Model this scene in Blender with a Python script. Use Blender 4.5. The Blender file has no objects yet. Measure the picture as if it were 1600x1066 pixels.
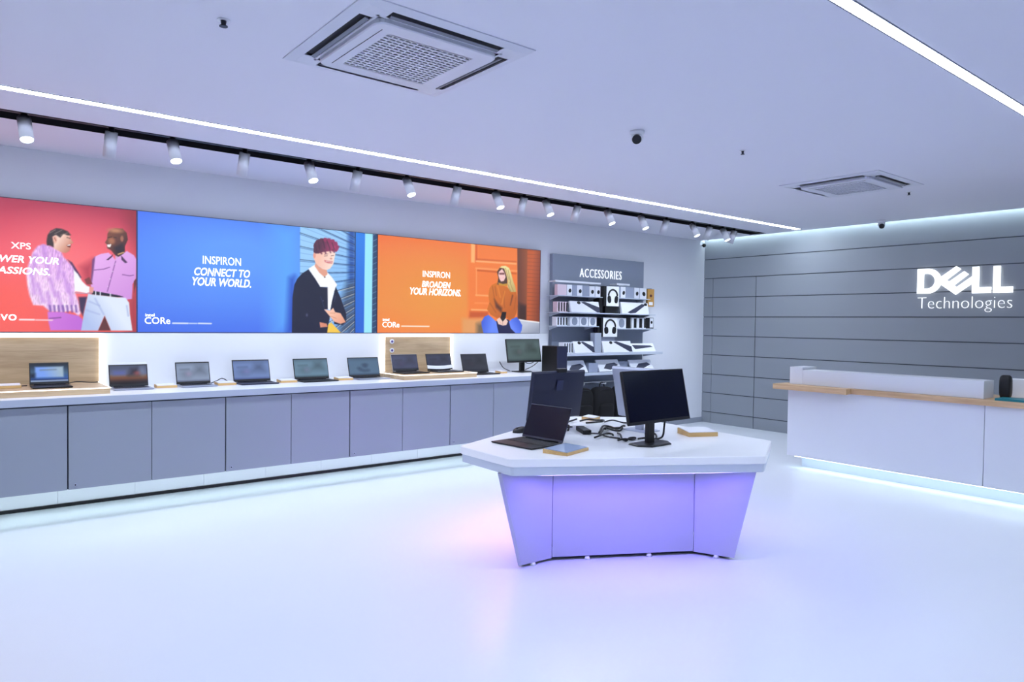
import bpy, bmesh, math, random
import numpy as np
from mathutils import Vector, Matrix
random.seed(7)
PI = math.pi
SC = bpy.context.scene
COL = SC.collection

# ------------------------------------------------------------------ camera, world, exposure
cam_data = bpy.data.cameras.new('camera')
cam_data.sensor_width = 36.0
cam_data.lens = 24.735
cam_data.clip_start = 0.05
cam_data.clip_end = 100
cam = bpy.data.objects.new('camera', cam_data)
COL.objects.link(cam)
F = Vector((0.62401823, 0.78102996, -0.02436095))
R = Vector((0.78139289, -0.62390641, 0.01288158))
U = Vector((0.00513805, 0.02707381, 0.99962023))
m = Matrix((R, U, -F)).transposed().to_4x4()
m.translation = Vector((0, 0, 1.65))
cam.matrix_world = m
SC.camera = cam

world = bpy.data.worlds.new('world')
SC.world = world
world.use_nodes = True
world.node_tree.nodes['Background'].inputs[0].default_value = (0.5, 0.6, 0.9, 1)
world.node_tree.nodes['Background'].inputs[1].default_value = 0.3

SC.view_settings.view_transform = 'Standard'
SC.view_settings.look = 'None'
SC.view_settings.gamma = 1.0
SC.view_settings.exposure = 0.16
SC.view_settings.use_curve_mapping = False
SC.cycles.max_bounces = 10
SC.cycles.diffuse_bounces = 6
SC.cycles.glossy_bounces = 4
SC.cycles.sample_clamp_indirect = 6.0
SC.cycles.caustics_reflective = False
SC.cycles.caustics_refractive = False

# strengths of the room's lamps (linear radiance)
L_STRIP = 46.0       # ceiling light lines
L_SPOT = 17.0        # watts of each lit track spot
L_COUNTER = 13.0      # strip under the wall counter
L_DESK = 6.0         # strip under the reception desk
L_COVE = 19.0        # cove above the grey wall
L_VIOLET = 120.0      # strip under the island table
WHITE_LIGHT = (0.76, 0.86, 1.0)
CYAN_LIGHT = (0.76, 0.95, 1.0)
VIOLET_LIGHT = (0.25, 0.16, 1.0)

# ------------------------------------------------------------------ materials
def lin(c):
    r = []
    for v in c[:3]:
        v = v / 255.0
        r.append(v / 12.92 if v <= 0.04045 else ((v + 0.055) / 1.055) ** 2.4)
    return tuple(r)

MATS = {}
def mat(name, col, rough=0.5, metal=0.0, spec=0.5, noise=0.0, nscale=8.0):
    if name in MATS: return MATS[name]
    mt = bpy.data.materials.new(name); mt.use_nodes = True
    nt = mt.node_tree; b = nt.nodes['Principled BSDF']
    c = lin(col)
    b.inputs['Base Color'].default_value = (*c, 1)
    b.inputs['Roughness'].default_value = rough
    b.inputs['Metallic'].default_value = metal
    b.inputs['Specular IOR Level'].default_value = spec
    if noise:
        tc = nt.nodes.new('ShaderNodeTexCoord'); no = nt.nodes.new('ShaderNodeTexNoise')
        no.inputs['Scale'].default_value = nscale; no.inputs['Detail'].default_value = 4
        mx = nt.nodes.new('ShaderNodeMix'); mx.data_type = 'RGBA'
        mx.inputs[6].default_value = (*[v * (1 - noise) for v in c], 1)
        mx.inputs[7].default_value = (*[min(1, v * (1 + noise)) for v in c], 1)
        nt.links.new(tc.outputs['Object'], no.inputs['Vector'])
        nt.links.new(no.outputs['Fac'], mx.inputs[0]); nt.links.new(mx.outputs[2], b.inputs['Base Color'])
    MATS[name] = mt
    return mt

def glow(name, col, strength):
    if name in MATS: return MATS[name]
    mt = bpy.data.materials.new(name); mt.use_nodes = True
    b = mt.node_tree.nodes['Principled BSDF']
    b.inputs['Base Color'].default_value = (0.8, 0.8, 0.8, 1)
    b.inputs['Emission Color'].default_value = (*col, 1)
    b.inputs['Emission Strength'].default_value = strength
    MATS[name] = mt
    return mt

def wood(name, c1, c2, axis='X', rough=0.45):
    if name in MATS: return MATS[name]
    mt = bpy.data.materials.new(name); mt.use_nodes = True
    nt = mt.node_tree; b = nt.nodes['Principled BSDF']; N = nt.nodes.new; Lk = nt.links.new
    tc = N('ShaderNodeTexCoord'); mp = N('ShaderNodeMapping')
    mp.inputs['Scale'].default_value = (0.9, 14, 14) if axis == 'X' else (14, 0.9, 14)
    n1 = N('ShaderNodeTexNoise'); n1.inputs['Scale'].default_value = 1.6; n1.inputs['Detail'].default_value = 6
    n1.inputs['Distortion'].default_value = 0.6
    n2 = N('ShaderNodeTexNoise'); n2.inputs['Scale'].default_value = 9; n2.inputs['Detail'].default_value = 3
    rp = N('ShaderNodeValToRGB')
    rp.color_ramp.elements[0].position = 0.35; rp.color_ramp.elements[0].color = (*lin(c2), 1)
    rp.color_ramp.elements[1].position = 0.65; rp.color_ramp.elements[1].color = (*lin(c1), 1)
    mx = N('ShaderNodeMix'); mx.data_type = 'FLOAT'; mx.inputs[0].default_value = 0.3
    Lk(tc.outputs['Object'], mp.inputs['Vector']); Lk(mp.outputs[0], n1.inputs['Vector']); Lk(mp.outputs[0], n2.inputs['Vector'])
    Lk(n1.outputs['Fac'], mx.inputs[2]); Lk(n2.outputs['Fac'], mx.inputs[3]); Lk(mx.outputs[0], rp.inputs['Fac'])
    Lk(rp.outputs['Color'], b.inputs['Base Color'])
    b.inputs['Roughness'].default_value = rough
    MATS[name] = mt
    return mt

def print_mat(name, strength=1.0, gloss=0.4):
    """backlit print / display: emits the colours of the printed picture"""
    if name in MATS: return MATS[name]
    mt = bpy.data.materials.new(name); mt.use_nodes = True
    nt = mt.node_tree; b = nt.nodes['Principled BSDF']
    at = nt.nodes.new('ShaderNodeAttribute'); at.attribute_name = 'picture'
    nt.links.new(at.outputs['Color'], b.inputs['Emission Color'])
    b.inputs['Emission Strength'].default_value = strength
    b.inputs['Base Color'].default_value = (0.02, 0.02, 0.02, 1)
    b.inputs['Roughness'].default_value = gloss
    MATS[name] = mt
    return mt

M_WALL = mat('white_paint', (226, 228, 234), 0.7)
M_CEIL = mat('ceiling_paint', (226, 226, 236), 0.8)
M_GREY = mat('grey_cladding', (146, 152, 158), 0.4)
M_GROOVE = mat('groove_dark', (72, 78, 88), 0.8)
M_LAM = mat('white_laminate', (238, 240, 244), 0.3)
M_DOOR = mat('grey_door', (148, 155, 166), 0.4)
M_BASE = mat('table_base_laminate', (178, 178, 194), 0.35)
M_LOWBOUNCE = mat('low_bounce_wall', (104, 110, 124), 0.5)  # unseen walls darkened to cut the light they bounce
M_DESK = mat('desk_laminate', (220, 223, 228), 0.3)
M_CARC = mat('dark_gap', (60, 66, 78), 0.8)
M_BLACK = mat('black_plastic', (14, 14, 18), 0.45)
M_BLKM = mat('black_metal', (20, 22, 30), 0.35, 0.3)
M_NAVY = mat('navy_plastic', (34, 38, 62), 0.38)
M_KEYS = mat('key_dark', (26, 24, 32), 0.55)
M_SILV = mat('silver_metal', (176, 182, 200), 0.35, 0.6)
M_LSILV = mat('pale_silver', (190, 196, 214), 0.45, 0.2)
M_GLASSBLK = mat('dark_screen_glass', (10, 12, 32), 0.12)
M_TOP = mat('bright_tabletop', (250, 251, 252), 0.28)
M_EDGESHADE = mat('shaded_front_edge', (176, 184, 198), 0.4)  # shade on the worktop's front edge, painted as a greyer laminate
M_WOOD = wood('oak_veneer', (206, 182, 146), (176, 150, 118))
M_WOODY = wood('oak_veneer_desk', (214, 180, 138), (186, 150, 108), 'Y')
M_PINE = wood('pale_pine', (226, 190, 128), (196, 156, 96))
M_CARD = mat('white_card', (236, 238, 244), 0.5)
M_CARDP = mat('pink_card', (226, 206, 216), 0.5)
M_CARDG = mat('grey_card', (158, 166, 186), 0.5)
M_KRAFT = mat('kraft_card', (186, 140, 72), 0.7)
M_ACC = mat('grey_display_board', (140, 149, 165), 0.5)
M_SHELF = mat('shelf_metal', (196, 204, 216), 0.4)
M_FABRIC = mat('black_fabric', (9, 9, 12), 0.9, noise=0.3, nscale=60)
M_TEAL = mat('teal_cover', (20, 120, 130), 0.4)
M_PURPLE = mat('violet_dot', (90, 70, 150), 0.4)
G_STRIP = glow('led_white', WHITE_LIGHT, L_STRIP)
G_COUNTER = glow('led_counter', CYAN_LIGHT, L_COUNTER)
G_DESK = glow('led_desk', CYAN_LIGHT, L_DESK)
G_COVE = glow('led_cove', CYAN_LIGHT, L_COVE)
G_PINK = glow('led_pink_violet', (0.52, 0.20, 1.0), L_VIOLET)
G_VIOLET = glow('led_violet', VIOLET_LIGHT, L_VIOLET)
G_EDGE = glow('led_edge', (1.0, 0.97, 0.9), 2.2)
G_SIGN = glow('sign_face', (0.95, 0.97, 1.0), 1.5)
G_THIN = glow('sign_thin_lettering', (0.95, 0.97, 1.0), 0.85)
G_LETTER = glow('backlit_lettering', (0.97, 0.98, 1.0), 1.0)
G_LENS = glow('spot_lens', (0.9, 0.95, 1.0), 9.0)

# ------------------------------------------------------------------ mesh builder
class MB:
    def __init__(self):
        self.v = []; self.f = []; self.mi = []; self.sm = []
    def add(self, vs, fs, mi=0, smooth=False):
        n = len(self.v); self.v += [tuple(p) for p in vs]
        for f in fs: self.f.append([n + i for i in f]); self.mi.append(mi); self.sm.append(smooth)
        return self
    def box(self, x0, x1, y0, y1, z0, z1, mi=0, face=None, fmi=0):
        """face: index of one face with its own material: 0 bottom 1 top 2 -y 3 +x 4 +y 5 -x"""
        vs = [(x0, y0, z0), (x1, y0, z0), (x1, y1, z0), (x0, y1, z0), (x0, y0, z1), (x1, y0, z1), (x1, y1, z1), (x0, y1, z1)]
        fs = [(3, 2, 1, 0), (4, 5, 6, 7), (0, 1, 5, 4), (1, 2, 6, 5), (2, 3, 7, 6), (3, 0, 4, 7)]
        for i, f in enumerate(fs):
            self.add([vs[k] for k in f], [(0, 1, 2, 3)], fmi if i == face else mi)
        return self
    def cbox(self, x0, x1, y0, y1, z0, z1, c=0.004, mi=0):
        """box with chamfered edges"""
        bm = bmesh.new(); bmesh.ops.create_cube(bm, size=1)
        for v in bm.verts:
            v.co = Vector((x0 + (v.co.x + .5) * (x1 - x0), y0 + (v.co.y + .5) * (y1 - y0), z0 + (v.co.z + .5) * (z1 - z0)))
        bmesh.ops.bevel(bm, geom=bm.edges[:], offset=c, segments=2, profile=0.5, affect='EDGES')
        bm.verts.index_update()
        self.add([v.co for v in bm.verts], [[v.index for v in f.verts] for f in bm.faces], mi, False); bm.free()
        return self
    def loft(self, rings, mi=0, cap=True, smooth=False, closed=True):
        n = len(rings[0]); vs = [p for r in rings for p in r]; fs = []
        for k in range(len(rings) - 1):
            for i in range(n if closed else n - 1):
                j = (i + 1) % n
                fs.append((k * n + i, k * n + j, (k + 1) * n + j, (k + 1) * n + i))
        self.add(vs, fs, mi, smooth)
        if cap:
            self.add(rings[0], [tuple(range(n))[::-1]], mi); self.add(rings[-1], [tuple(range(n))], mi)
        return self
    def prism(self, poly, z0, z1, mi=0, top=None):
        t = top or poly
        return self.loft([[(x, y, z0) for x, y in poly], [(x, y, z1) for x, y in t]], mi)
    def cyl(self, p0, p1, r0, r1=None, n=20, mi=0, cap=True):
        r1 = r0 if r1 is None else r1
        p0 = Vector(p0); p1 = Vector(p1); d = (p1 - p0).normalized()
        a = d.orthogonal().normalized(); b = d.cross(a)
        ring = lambda p, r: [p + (a * math.cos(2 * PI * i / n) + b * math.sin(2 * PI * i / n)) * r for i in range(n)]
        return self.loft([ring(p0, r0), ring(p1, r1)], mi, cap, True)
    def tube(self, pts, r, n=8, mi=0):
        pts = [Vector(p) for p in pts]; rings = []
        up = Vector((0, 0, 1))
        for i, p in enumerate(pts):
            d = (pts[min(i + 1, len(pts) - 1)] - pts[max(i - 1, 0)]).normalized()
            a = d.cross(up)
            a = a.normalized() if a.length > 1e-4 else Vector((1, 0, 0))
            b = a.cross(d)
            rings.append([p + (a * math.cos(2 * PI * k / n) + b * math.sin(2 * PI * k / n)) * r for k in range(n)])
        return self.loft(rings, mi, True, True)
    def ellipsoid(self, c, rx, ry, rz, n=16, mi=0, power=1.0, zmin=-1.0):
        rings = []
        m_ = max(6, n // 2)
        sg = lambda v: math.copysign(abs(v) ** power, v)
        for k in range(m_ + 1):
            t = -PI / 2 + PI * k / m_
            z = max(zmin, sg(math.sin(t))); rr = max(1e-4, abs(math.cos(t)) ** power)
            rings.append([(c[0] + rx * rr * sg(math.cos(2 * PI * i / n)), c[1] + ry * rr * sg(math.sin(2 * PI * i / n)), c[2] + rz * z) for i in range(n)])
        return self.loft(rings, mi, True, True)
    def xf(self, M):
        self.v = [tuple(M @ Vector(p)) for p in self.v]; return self
    def build(self, name, mats, parent=None, origin=(0, 0, 0)):
        ox, oy, oz = origin
        me = bpy.data.meshes.new(name)
        me.from_pydata([(x - ox, y - oy, z - oz) for x, y, z in self.v], [], self.f)
        if not isinstance(mats, (list, tuple)): mats = [mats]
        for k in mats: me.materials.append(k)
        me.polygons.foreach_set('material_index', self.mi)
        me.polygons.foreach_set('use_smooth', self.sm)
        bm = bmesh.new(); bm.from_mesh(me)
        bmesh.ops.remove_doubles(bm, verts=bm.verts, dist=1e-5)
        bmesh.ops.recalc_face_normals(bm, faces=bm.faces)
        bm.to_mesh(me); bm.free(); me.update()
        o = bpy.data.objects.new(name, me); COL.objects.link(o)
        if parent: o.parent = parent
        else: o.location = origin
        return o

def empty(name, loc, rz=0.0):
    o = bpy.data.objects.new(name, None); COL.objects.link(o)
    o.location = loc; o.rotation_euler = (0, 0, rz); o.empty_display_size = 0.1
    return o
def tag(o, label=None, cat=None, group=None, kind=None):
    if label: o['label'] = label
    if cat: o['category'] = cat
    if group: o['group'] = group
    if kind: o['kind'] = kind
    return o
def copy_tree(o, parent=None):
    c = o.copy(); COL.objects.link(c)
    if parent: c.parent = parent
    for ch in list(o.children): copy_tree(ch, c)
    return c
def struct(o): o['kind'] = 'structure'; return o

def spline(pts, sub=6):
    P = [Vector(p) for p in pts]; out = []
    for i in range(len(P) - 1):
        a = P[max(i - 1, 0)]; b = P[i]; c = P[i + 1]; d = P[min(i + 2, len(P) - 1)]
        for k in range(sub):
            t = k / sub
            out.append(0.5 * ((2 * b) + (c - a) * t + (2 * a - 5 * b + 4 * c - d) * t * t + (3 * b - a - 3 * c + d) * t ** 3))
    return out + [P[-1]]

def text_mesh(s, bold=0.0, extrude=0.02, shear=0.0, res=3, space=1.0):
    """a word as mesh data in its own xy plane, returned as verts, faces, bounds"""
    cu = bpy.data.curves.new('word', 'FONT'); cu.body = s; cu.size = 1.0
    cu.offset = bold; cu.extrude = extrude; cu.shear = shear; cu.resolution_u = res; cu.space_character = space
    o = bpy.data.objects.new('word', cu); COL.objects.link(o)
    bpy.context.view_layer.update()
    me = bpy.data.meshes.new_from_object(o.evaluated_get(bpy.context.evaluated_depsgraph_get()))
    vs = [tuple(v.co) for v in me.vertices]; fs = [tuple(p.vertices) for p in me.polygons]
    bpy.data.objects.remove(o); bpy.data.curves.remove(cu); bpy.data.meshes.remove(me)
    xs = [v[0] for v in vs]; ys = [v[1] for v in vs]
    return vs, fs, (min(xs), max(xs), min(ys), max(ys))
def word(mb, s, place, x0, x1, z0, z1, bold=0.0, thick=0.004, shear=0.0, mi=0, space=1.0):
    """place(u, w, d) -> world; the word fills u x0..x1, w z0..z1 and is thick deep"""
    vs, fs, (a, b, c, d) = text_mesh(s, bold, 0.5, shear, 3, space)
    mb.add([place(x0 + (v[0] - a) / (b - a) * (x1 - x0), z0 + (v[1] - c) / (d - c) * (z1 - z0), (v[2] + 0.5) * thick) for v in vs], fs, mi)
ORD = ['first', 'second', 'third', 'fourth', 'fifth', 'sixth', 'seventh', 'eighth', 'ninth', 'tenth', 'eleventh', 'twelfth',
       'thirteenth', 'fourteenth', 'fifteenth', 'sixteenth', 'seventeenth', 'eighteenth', 'nineteenth', 'twentieth']

# ------------------------------------------------------------------ printed pictures (colour per grid vertex)
class Picture:
    def __init__(self, w, h, step):
        self.nx = int(round(w / step)) + 1; self.ny = int(round(h / step)) + 1; self.w = w; self.h = h
        self.X, self.Z = np.meshgrid(np.linspace(0, w, self.nx), np.linspace(0, h, self.ny))
        self.C = np.zeros((self.ny, self.nx, 3)); self.rng = np.random.default_rng(3)
    def win(self, x0, x1, z0, z1):
        i0 = max(0, int(x0 / self.w * (self.nx - 1)) - 1); i1 = min(self.nx, int(x1 / self.w * (self.nx - 1)) + 3)
        j0 = max(0, int(z0 / self.h * (self.ny - 1)) - 1); j1 = min(self.ny, int(z1 / self.h * (self.ny - 1)) + 3)
        return slice(j0, max(j0, j1)), slice(i0, max(i0, i1))
    def put(self, w, a, col):
        a = a[..., None]; self.C[w] = self.C[w] * (1 - a) + np.asarray(col) * a
    def alpha(self, d, s): return np.clip(0.5 - d / (2 * max(s, 1e-4)), 0, 1)
    def poly(self, v, col, s=0.004, g=None, tex=None):
        v = np.array(v); m_ = s * 1.5
        w = self.win(v[:, 0].min() - m_, v[:, 0].max() + m_, v[:, 1].min() - m_, v[:, 1].max() + m_)
        X = self.X[w]; Z = self.Z[w]
        if X.size == 0: return
        ins = np.zeros(X.shape, bool); D = np.full(X.shape, 9.0)
        for k in range(len(v)):
            a = v[k]; b = v[(k + 1) % len(v)]
            cr = (a[1] > Z) != (b[1] > Z)
            with np.errstate(divide='ignore', invalid='ignore'):
                xi = (b[0] - a[0]) * (Z - a[1]) / (b[1] - a[1] + 1e-12) + a[0]
            ins ^= cr & (X < xi)
            e = b - a; t = np.clip(((X - a[0]) * e[0] + (Z - a[1]) * e[1]) / (e @ e + 1e-12), 0, 1)
            D = np.minimum(D, np.hypot(X - a[0] - t * e[0], Z - a[1] - t * e[1]))
        al = self.alpha(np.where(ins, -D, D), s)
        c = np.broadcast_to(np.array(col, float), X.shape + (3,)).copy()
        if g:
            c2, p0, p1 = g; e = np.array(p1) - np.array(p0)
            t = np.clip(((X - p0[0]) * e[0] + (Z - p0[1]) * e[1]) / (e @ e + 1e-9), 0, 1)[..., None]
            c = c * (1 - t) + np.array(c2, float) * t
        if tex == 'fur':
            n = self.rng.random(X.shape)
            for _ in range(3): n = (n + np.roll(n, 1, 0) + np.roll(n, 2, 0)) / 3
            c = c + ((n - 0.5) * 110)[..., None]
        self.put(w, al, np.clip(c, 0, 255))
    def line(self, v, wd, col, s=0.003):
        v = np.array(v); m_ = wd + s * 2
        w = self.win(v[:, 0].min() - m_, v[:, 0].max() + m_, v[:, 1].min() - m_, v[:, 1].max() + m_)
        X = self.X[w]; Z = self.Z[w]
        if X.size == 0: return
        D = np.full(X.shape, 9.0)
        for a, b in zip(v[:-1], v[1:]):
            e = b - a; t = np.clip(((X - a[0]) * e[0] + (Z - a[1]) * e[1]) / (e @ e + 1e-12), 0, 1)
            D = np.minimum(D, np.hypot(X - a[0] - t * e[0], Z - a[1] - t * e[1]))
        self.put(w, self.alpha(D - wd / 2, s), col)
    def ell(self, c, r, col, s=0.004):
        w = self.win(c[0] - r[0] - s, c[0] + r[0] + s, c[1] - r[1] - s, c[1] + r[1] + s)
        X = self.X[w]; Z = self.Z[w]
        d = (np.hypot((X - c[0]) / r[0], (Z - c[1]) / r[1]) - 1) * min(r)
        self.put(w, self.alpha(d, s), col)
    def draw(self, ops):
        for o in ops:
            if o['t'] == 'p': self.poly(o['v'], o['c'], o['s'], o.get('g'), o.get('x'))
            elif o['t'] == 'l': self.line(o['v'], o['w'], o['c'], o['s'])
            else: self.ell(o['v'][0], o['r'], o['c'], o['s'])
    def vgrad(self, stops):
        """base coat: (height fraction, colour) from the bottom up"""
        t = self.Z / self.h
        for k in range(3): self.C[..., k] = np.interp(t, [s[0] for s in stops], [s[1][k] for s in stops])
    def build(self, name, material, place, parent=None, origin=(0, 0, 0)):
        nx, ny = self.nx, self.ny
        pts = [place(x, z) for x, z in zip(self.X.ravel(), self.Z.ravel())]
        co = np.array(pts) - np.array(origin)
        idx = np.arange(nx * ny).reshape(ny, nx)
        q = np.stack([idx[:-1, :-1], idx[:-1, 1:], idx[1:, 1:], idx[1:, :-1]], -1).reshape(-1, 4)
        me = bpy.data.meshes.new(name)
        me.from_pydata(co.tolist(), [], q.tolist())
        at = me.color_attributes.new('picture', 'FLOAT_COLOR', 'POINT')
        c = np.clip(self.C, 0, 255) / 255.0
        c = np.where(c <= 0.04045, c / 12.92, ((c + 0.055) / 1.055) ** 2.4).reshape(-1, 3)
        at.data.foreach_set('color', np.concatenate([c, np.ones((len(c), 1))], 1).ravel())
        me.materials.append(material); me.update()
        o = bpy.data.objects.new(name, me); COL.objects.link(o)
        if parent: o.parent = parent
        else: o.location = origin
        return o

# ------------------------------------------------------------------ the room
X0, X1, Y0, Y1, H = -4.0, 10.16, -3.2, 7.434, 3.115
def gloss_floor():
    mt = mat('floor_resin', (222, 226, 232), 0.3)
    nt = mt.node_tree; b = nt.nodes['Principled BSDF']
    tc = nt.nodes.new('ShaderNodeTexCoord'); no = nt.nodes.new('ShaderNodeTexNoise'); no.inputs['Scale'].default_value = 1.3
    mr = nt.nodes.new('ShaderNodeMapRange'); mr.inputs[3].default_value = 0.26; mr.inputs[4].default_value = 0.42
    nt.links.new(tc.outputs['Object'], no.inputs['Vector']); nt.links.new(no.outputs['Fac'], mr.inputs[0]); nt.links.new(mr.outputs[0], b.inputs['Roughness'])
    b.inputs['Specular IOR Level'].default_value = 0.35
    return mt
struct(MB().box(X0, X1 + .1, Y0, Y1 + .1, -0.1, 0.0).build('floor', gloss_floor()))
TY0, TY1, TX1 = 6.14, 6.41, 9.95           # recessed track channel
CE = 10.05                                  # the ceiling stops short of the grey wall: light cove
c = MB()
c.box(X0, CE, Y0, TY0, H, H + .06); c.box(X0, CE, TY1, Y1 + .1, H, H + .06); c.box(TX1, CE, TY0, TY1, H, H + .06)
c.box(X0, X1 + .1, Y0, Y1 + .1, H + .30, H + .34)
struct(c.build('ceiling', M_CEIL))
w = MB(); w.box(X0, X1 + .1, Y1, Y1 + .1, 0, H + .3); struct(w.build('wall_left', M_WALL))
w = MB(); w.box(X0, X1 + .1, Y0 - .1, Y0, 0, H + .3); struct(w.build('wall_right', M_LOWBOUNCE))
w = MB(); w.box(X0 - .1, X0, Y0 - .1, Y1 + .1, 0, H + .3); struct(w.build('wall_front', M_LOWBOUNCE))
# grey clad back wall: wide boards with dark grooves, a joint line near the corner and one at the concealed door
w = MB(); w.box(X1 + .012, X1 + .1, Y0, Y1, 0, H + .3, 1)
gz = [0, .187, .515, .835, 1.167, 1.490, 1.811, 2.142, 2.468, 2.793, H + .3]
for i in range(len(gz) - 1):
    ys = [Y0, 6.43, 7.25, Y1] if i < 8 else [Y0, Y1]
    for a, b in zip(ys[:-1], ys[1:]):
        g = .006; ga = g if a == 6.43 else .003
        w.box(X1, X1 + .014, a + (ga if a > Y0 else 0), b - (g if b == 6.43 else .003 if b < Y1 else 0), gz[i] + (g if i else 0), gz[i + 1] - g)
struct(w.build('wall_back', [M_GREY, M_GROOVE]))
struct(MB().box(8.54, X1, Y1 - .015, Y1, 0, .085).build('baseboard_left', mat('grey_skirting', (150, 156, 168), 0.5)))

# LED cove along the top of the grey wall
o = MB().box(CE + .01, CE + .03, Y0, Y1 - .02, H + .07, H + .1).build('cove_light', G_COVE, None, (CE + .02, 2, H + .08))
tag(o, 'hidden white light strip in the ceiling gap along the grey wall', 'light')

# ceiling light lines
def light_line(y0, y1, xa, xb, label):
    t = empty('linear_light', ((xa + xb) / 2, (y0 + y1) / 2, H))
    tag(t, label, 'ceiling light', 'light lines in the ceiling')
    og = t.location
    MB().box(xa, xb, y0, y1, H - .004, H - .0015).build('diffuser', G_STRIP, t, og)
    f = MB()
    f.box(xa, xb, y0 - .008, y0, H - .005, H - .001); f.box(xa, xb, y1, y1 + .008, H - .005, H - .001)
    f.box(xb, xb + .008, y0 - .008, y1 + .008, H - .005, H - .001); f.box(xa - .008, xa, y0 - .008, y1 + .008, H - .005, H - .001)
    f.build('frame', mat('lamp_trim', (120, 124, 140), 0.5), t, og)
light_line(5.52, 5.60, -3, 9.86, 'long white light line in the ceiling beside the black spotlight track')
light_line(1.545, 1.605, -3.4, 8.6, 'white light line in the ceiling at the upper right corner')
light_line(-1.6, -1.53, -3.4, 4.4, 'white light line in the ceiling behind the viewer, near the right wall')

# spotlight track
t = empty('light_track', (4, (TY0 + TY1) / 2, H)); tag(t, 'long black recessed spotlight track in the ceiling above the wall counter', 'light track')
ch = MB(); ch.box(X0 + .02, TX1 - .002, TY0 + .002, TY1 - .002, H + .05, H + .058)
ch.box(X0 + .02, TX1 - .002, TY0 + .002, TY0 + .008, H - .002, H + .05); ch.box(X0 + .02, TX1 - .002, TY1 - .008, TY1 - .002, H - .002, H + .05)
ch.box(TX1 - .008, TX1 - .002, TY0 + .002, TY1 - .002, H - .002, H + .05)
ch.build('channel', mat('track_black', (12, 12, 20), 0.6), t, t.location)
MB().box(X0 + .02, TX1 - .05, 6.25, 6.29, H + .02, H + .05).build('rail', M_BLKM, t, t.location)

M_SPOT = mat('spot_white', (226, 228, 236), 0.45)
def spot_lamp(lit):
    t = empty('track_spotlight', (0, 0, 0))
    a = math.radians(26 if lit else 20)
    d = Vector((0.06, -math.sin(a), -math.cos(a))) if lit else Vector((-0.04, math.sin(a), -math.cos(a)))
    d.normalize(); p0 = Vector((0, 0, -.02)); r = .045
    MB().cyl((0, 0, .02), (0, 0, -.03), .022, n=14).build('stem', M_BLKM, t)
    b = MB(); L = .185
    b.cyl(p0 - d * .01, p0 + d * L, r, n=24, cap=False)
    b.cyl(p0 - d * .012, p0 - d * .01, r - .008, r, n=24)
    b.cyl(p0 + d * L, p0 + d * (L - .012), r, r - .006, n=24, cap=False)
    b.build('housing', M_SPOT, t)
    MB().cyl(p0 + d * (L - .014), p0 + d * (L - .006), r - .005, n=24).build('lens', G_LENS, t)
    ld = bpy.data.lights.new('spot_beam', 'SPOT'); ld.energy = L_SPOT if lit else L_SPOT * 1.7; ld.color = (0.8, 0.88, 1.0)
    ld.spot_size = 1.3; ld.spot_blend = .8; ld.shadow_soft_size = .04
    lo = bpy.data.objects.new('spot_beam', ld); COL.objects.link(lo); lo.parent = t
    lo.location = p0 + d * (L + .01)
    lo.rotation_euler = d.to_track_quat('-Z', 'Y').to_euler()
    return t
SPOTS = [(.43, 1), (.99, 0), (1.43, 1), (2.01, 0), (2.59, 1), (3.08, 0), (3.62, 1), (4.24, 0), (4.75, 1), (5.16, 0), (5.49, 1), (6.01, 0),
         (6.53, 1), (7.17, 1), (7.70, 0), (8.27, 1), (8.68, 0), (9.0, 1), (9.29, 0)]
first = {}
k = {0: 0, 1: 0}
for i, (x, lit) in enumerate(SPOTS):
    if lit in first: s = copy_tree(first[lit])
    else: s = first[lit] = spot_lamp(lit)
    s.location = (x, 6.27, H)
    tag(s, ('white lit track spotlight facing the room, %s lit one from the left end' if lit else
            'white track spotlight turned to the wall, %s such one from the left end') % ORD[k[lit]], 'spotlight', 'spotlights on the black track')
    k[lit] += 1

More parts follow.
